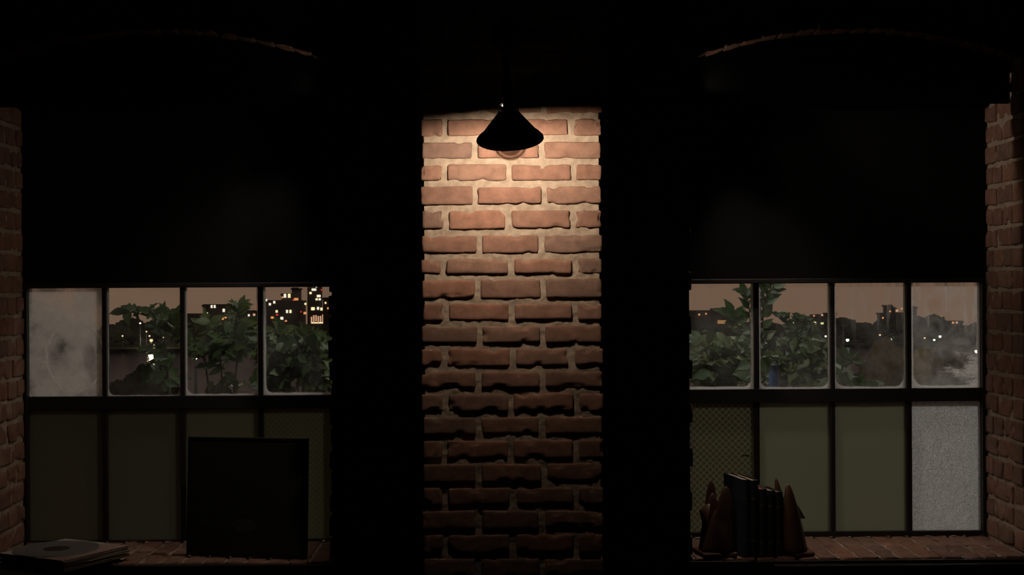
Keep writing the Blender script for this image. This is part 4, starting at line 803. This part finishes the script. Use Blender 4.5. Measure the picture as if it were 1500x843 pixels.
building('wide stepped city block with a water tower house, fourth left pane', YBD + 30, [(386, 448, 440), (412, 432, 430), (427, 437, 421.5)], [(395.5, 446, 3, 3.4, PAL), (402, 443, 3, 3.6, PAL), (405.5, 456.5, 2.8, 3.4, YEL), (406, 461.6, 3, 2, RED), (420.6, 456.6, 2.8, 4.4, PAL), (425.6, 456.6, 2.8, 4.4, YEL), (399, 465.6, 4, 3, ORG), (413, 466.6, 4, 4, PAL), (419, 470.5, 3, 2, ORG), (417.6, 433.6, 3.4, 5.6, PAL), (423.8, 433.6, 3.4, 5.6, YEL), (434, 438.6, 6, 3.4, ORG), (430, 440, 2, 2, RED), (447, 459, 4, 3.4, ORG), (441, 457, 1.6, 2, RED), (447.5, 445.5, 2.4, 2.8, YEL), (428, 479.5, 12, 3, FLO), (390.5, 440, 2.2, 3.2, PAL), (414, 436, 2, 2.6, ORG)], WALLC)
building('tall lit tower with a floodlit crown of columns, right edge of the left window', YBD + 60, [(450, 473, 405), (456, 484, 456)], [(452, 419.5, 2.6, 2.6, YEL), (457.5, 419.5, 2.6, 2.6, PAL), (460, 424.6, 6.5, 3.2, PAL), (455, 429.6, 3, 3, YEL), (463.4, 420.4, 2, 2, PAL), (467, 434, 5.5, 3.4, PAL), (464, 438.8, 3, 2.8, YEL), (468.5, 438.8, 3, 2.8, PAL), (458.5, 452.6, 5, 4.2, YEL), (466, 452, 3, 4, PAL), (471, 453, 3, 4, YEL), (476.5, 438.5, 2, 3, PAL), (471, 425, 1.4, 2, RED)] + [(456.5 + 3.3 * i, 469 - (i % 3) * 1.2, 1.7, 9 + 2 * (i % 2), PINK) for i in range(8)] + [(467, 473.2, 22, 1.6, YEL)], WALLC)
building('narrow dark block right of the floodlit tower', YBD + 30, [(473, 496, 436)], [(477, 444, 2, 2.6, YEL), (480.5, 452, 2, 3, ORG)], WALLC)
building('long brownish block with a row of lit windows, leftmost right pane', YBD, [(985, 1081, 455), (1040, 1074, 451.5)], [(1055, 456.4, 3.8, 3.8, PINK), (1062, 456.8, 3.8, 4.2, PINK), (1068.6, 457.4, 3.6, 4.2, PINK), (1070.4, 462.4, 3.8, 3.4, PINK), (1024, 461.2, 2.2, 2.6, ORG), (1034, 460, 1.8, 2.4, ORG), (1057, 472, 12, 5, FLO)], WALLG)
building('low building with a row of greenish lit windows, second right pane', YBD + 6, [(1168, 1212, 470), (1189, 1208, 460.5)], [(1180, 474, 3.6, 2.6, GRN), (1185, 474, 3.6, 2.6, GRN), (1193, 473.6, 4, 3.4, YEL), (1204, 474, 4, 2.6, GRN), (1192, 463, 2, 2, ORG), (1204, 462, 2.4, 2.4, PINK), (1163, 472, 2, 2.6, YEL)], WALLG)
building('slim block with an orange light beside the second mullion of the right window', YBD + 32, [(1208, 1224, 458)], [(1222, 461, 2.6, 2.6, PINK)], WALLG)
building('dark spired building on the skyline of the third right pane', YBD, [(1288, 1326, 458), (1299, 1312, 450), (1303, 1307, 446.5)], [(1303.5, 456.4, 2, 2.2, ORG), (1313.6, 455.4, 2.6, 3, PINK), (1320.5, 452.4, 2, 2.4, ORG), (1293, 466, 2, 2.4, ORG)], WALLC)
building('dark block behind the trees at the left edge of the smeared pane', YBD + 28, [(1330, 1343, 449)], [], WALLC)
building('low dark block with two orange lit windows behind the smeared pane', YBD + 8, [(1388, 1410, 470)], [(1395.5, 473, 3, 2.8, ORG), (1401, 473, 3, 3, PINK), (1378, 464, 1.6, 2, ORG)], WALLC)

# park lamps
POLE = simple('dark_lamp_post', (0.02, 0.02, 0.02), 0.6)
GLOWS = dict(w=emis('white_lamp_glow', (1.0, 0.95, 0.8), 2.2), g=emis('greenish_lamp_glow', (0.80, 1.0, 0.72), 2.0), y=emis('warm_lamp_glow', (1.0, 0.80, 0.42), 1.3), b=emis('bluish_lamp_glow', (0.7, 0.88, 1.0), 3.0), B=emis('bright_reflection_glow', (1.0, 0.86, 0.62), 3.0))
def park_lamp(px, py, rpx, Y, kind, label, gz):
    p = at(px, py, Y); r = empty('park_lamp', (p.x, Y, gz)); prop(r, label, 'lamp', 'lamps around the lake'); h = p.z - gz; rad = rpx * Y / 1985
    q = MB(); q.tube([(0, 0, 0), (0, 0, max(0.3, h - rad))], [0.14, 0.08], 8); q.build('post', POLE, r)
    el = 1.8 if kind == 'B' else 1.0; q = MB(); q.lathe([(0.001, h - rad * el)] + [(rad * math.sin(math.pi * i / 10), h - el * rad * math.cos(math.pi * i / 10)) for i in range(1, 10)] + [(0.001, h + rad * el)], n=14); q.build('globe', GLOWS[kind], r, smooth=True)
    q = MB(); q.lathe([(0.001, h + rad * (el + 0.3)), (rad * 0.9, h + rad * (el - 0.1)), (rad * 1.05, h + rad * (el - 0.3)), (rad * 0.3, h + rad * (el - 0.05))], n=14); q.build('cap', POLE, r)
G_ = LAKE + 0.5; YL = YS + 3
for a in [(221.5, 499, 2.4, YL, 'y', 'taller warm lamp on the far shore, above the white reflection glow of the left window', G_), (222, 521, 4.0, 118, 'B', 'bright white glow added for a lamp reflection in the water, second left pane', LAKE + 0.3), (216.5, 506.5, 1.6, YL + 1, 'y', 'warm lamp on the far shore just left of the taller one', G_), (219, 492.5, 1.3, YL + 2, 'y', 'small warm lamp above the taller one in the left window', G_), (226, 506, 1.3, YL, 'y', 'small warm lamp on the far shore just right of the taller one', G_),  # the elongated white globe paints a lamp reflection as its own glow
          (179.5, 492.5, 1.2, YL, 'y', 'small warm lamp among the dark trees of the second left pane', G_), (205.3, 473.8, 1.3, YT - 12, 'w', 'pale lamp at the tree tops left of the drooping leaves', G_), (214.5, 486, 1.1, YL + 2, 'y', 'small warm lamp among the trees left of the taller one', G_), (239.5, 495, 1.1, YL, 'y', 'small warm lamp in the trees right of the taller one', G_),
          (436, 515.5, 1.9, 120, 'b', 'bluish lamp among the leaves of the fourth left pane', LAKE + 0.3),
          (1043, 499, 2.0, YL, 'w', 'white lamp among the leaves of the leftmost right pane', G_), (1115.5, 498, 2.4, YL, 'g', 'greenish lamp right of the first mullion of the right window', G_), (1149.5, 494.8, 1.3, YL, 'b', 'small pale lamp above the feathery shrub', G_), (1209.5, 493, 1.5, YL, 'w', 'pale lamp at the right edge of the second right pane', G_), (1116, 514.5, 1.2, 150, 'b', 'tiny bluish lamp below the greenish lamp of the right window', LAKE + 0.3),
          (1241.5, 498.5, 2.4, YL, 'g', 'greenish lamp mirrored in the water of the third right pane', G_), (1303.5, 498.5, 3.0, 103, 'g', 'big greenish lamp standing over the brown near shore tree', LAKE + 0.3), (1289, 491, 1.3, YL, 'y', 'small lamp left of the big greenish one', G_),
          (1354.5, 495.5, 1.3, YL, 'y', 'small yellowish lamp at the left of the smeared pane', G_), (1368.5, 498.3, 1.7, YL, 'g', 'greenish lamp in the middle of the smeared pane', G_), (1377, 493.3, 2.0, YL, 'w', 'bright pale lamp right of the middle of the smeared pane', G_), (1430.5, 515, 2.8, 140, 'w', 'bright white lamp at the right edge of the smeared pane', LAKE + 0.3)]:
    park_lamp(*a)
p = at(1303.5, 496, 92); light('big_park_lamp_light', 'POINT', p, 300, (1.0, 0.95, 0.7), 0.5)
p = at(221.5, 499, YL - 2); light('shore_lamp_light', 'POINT', p, 1500, (1.0, 0.85, 0.5), 0.5)
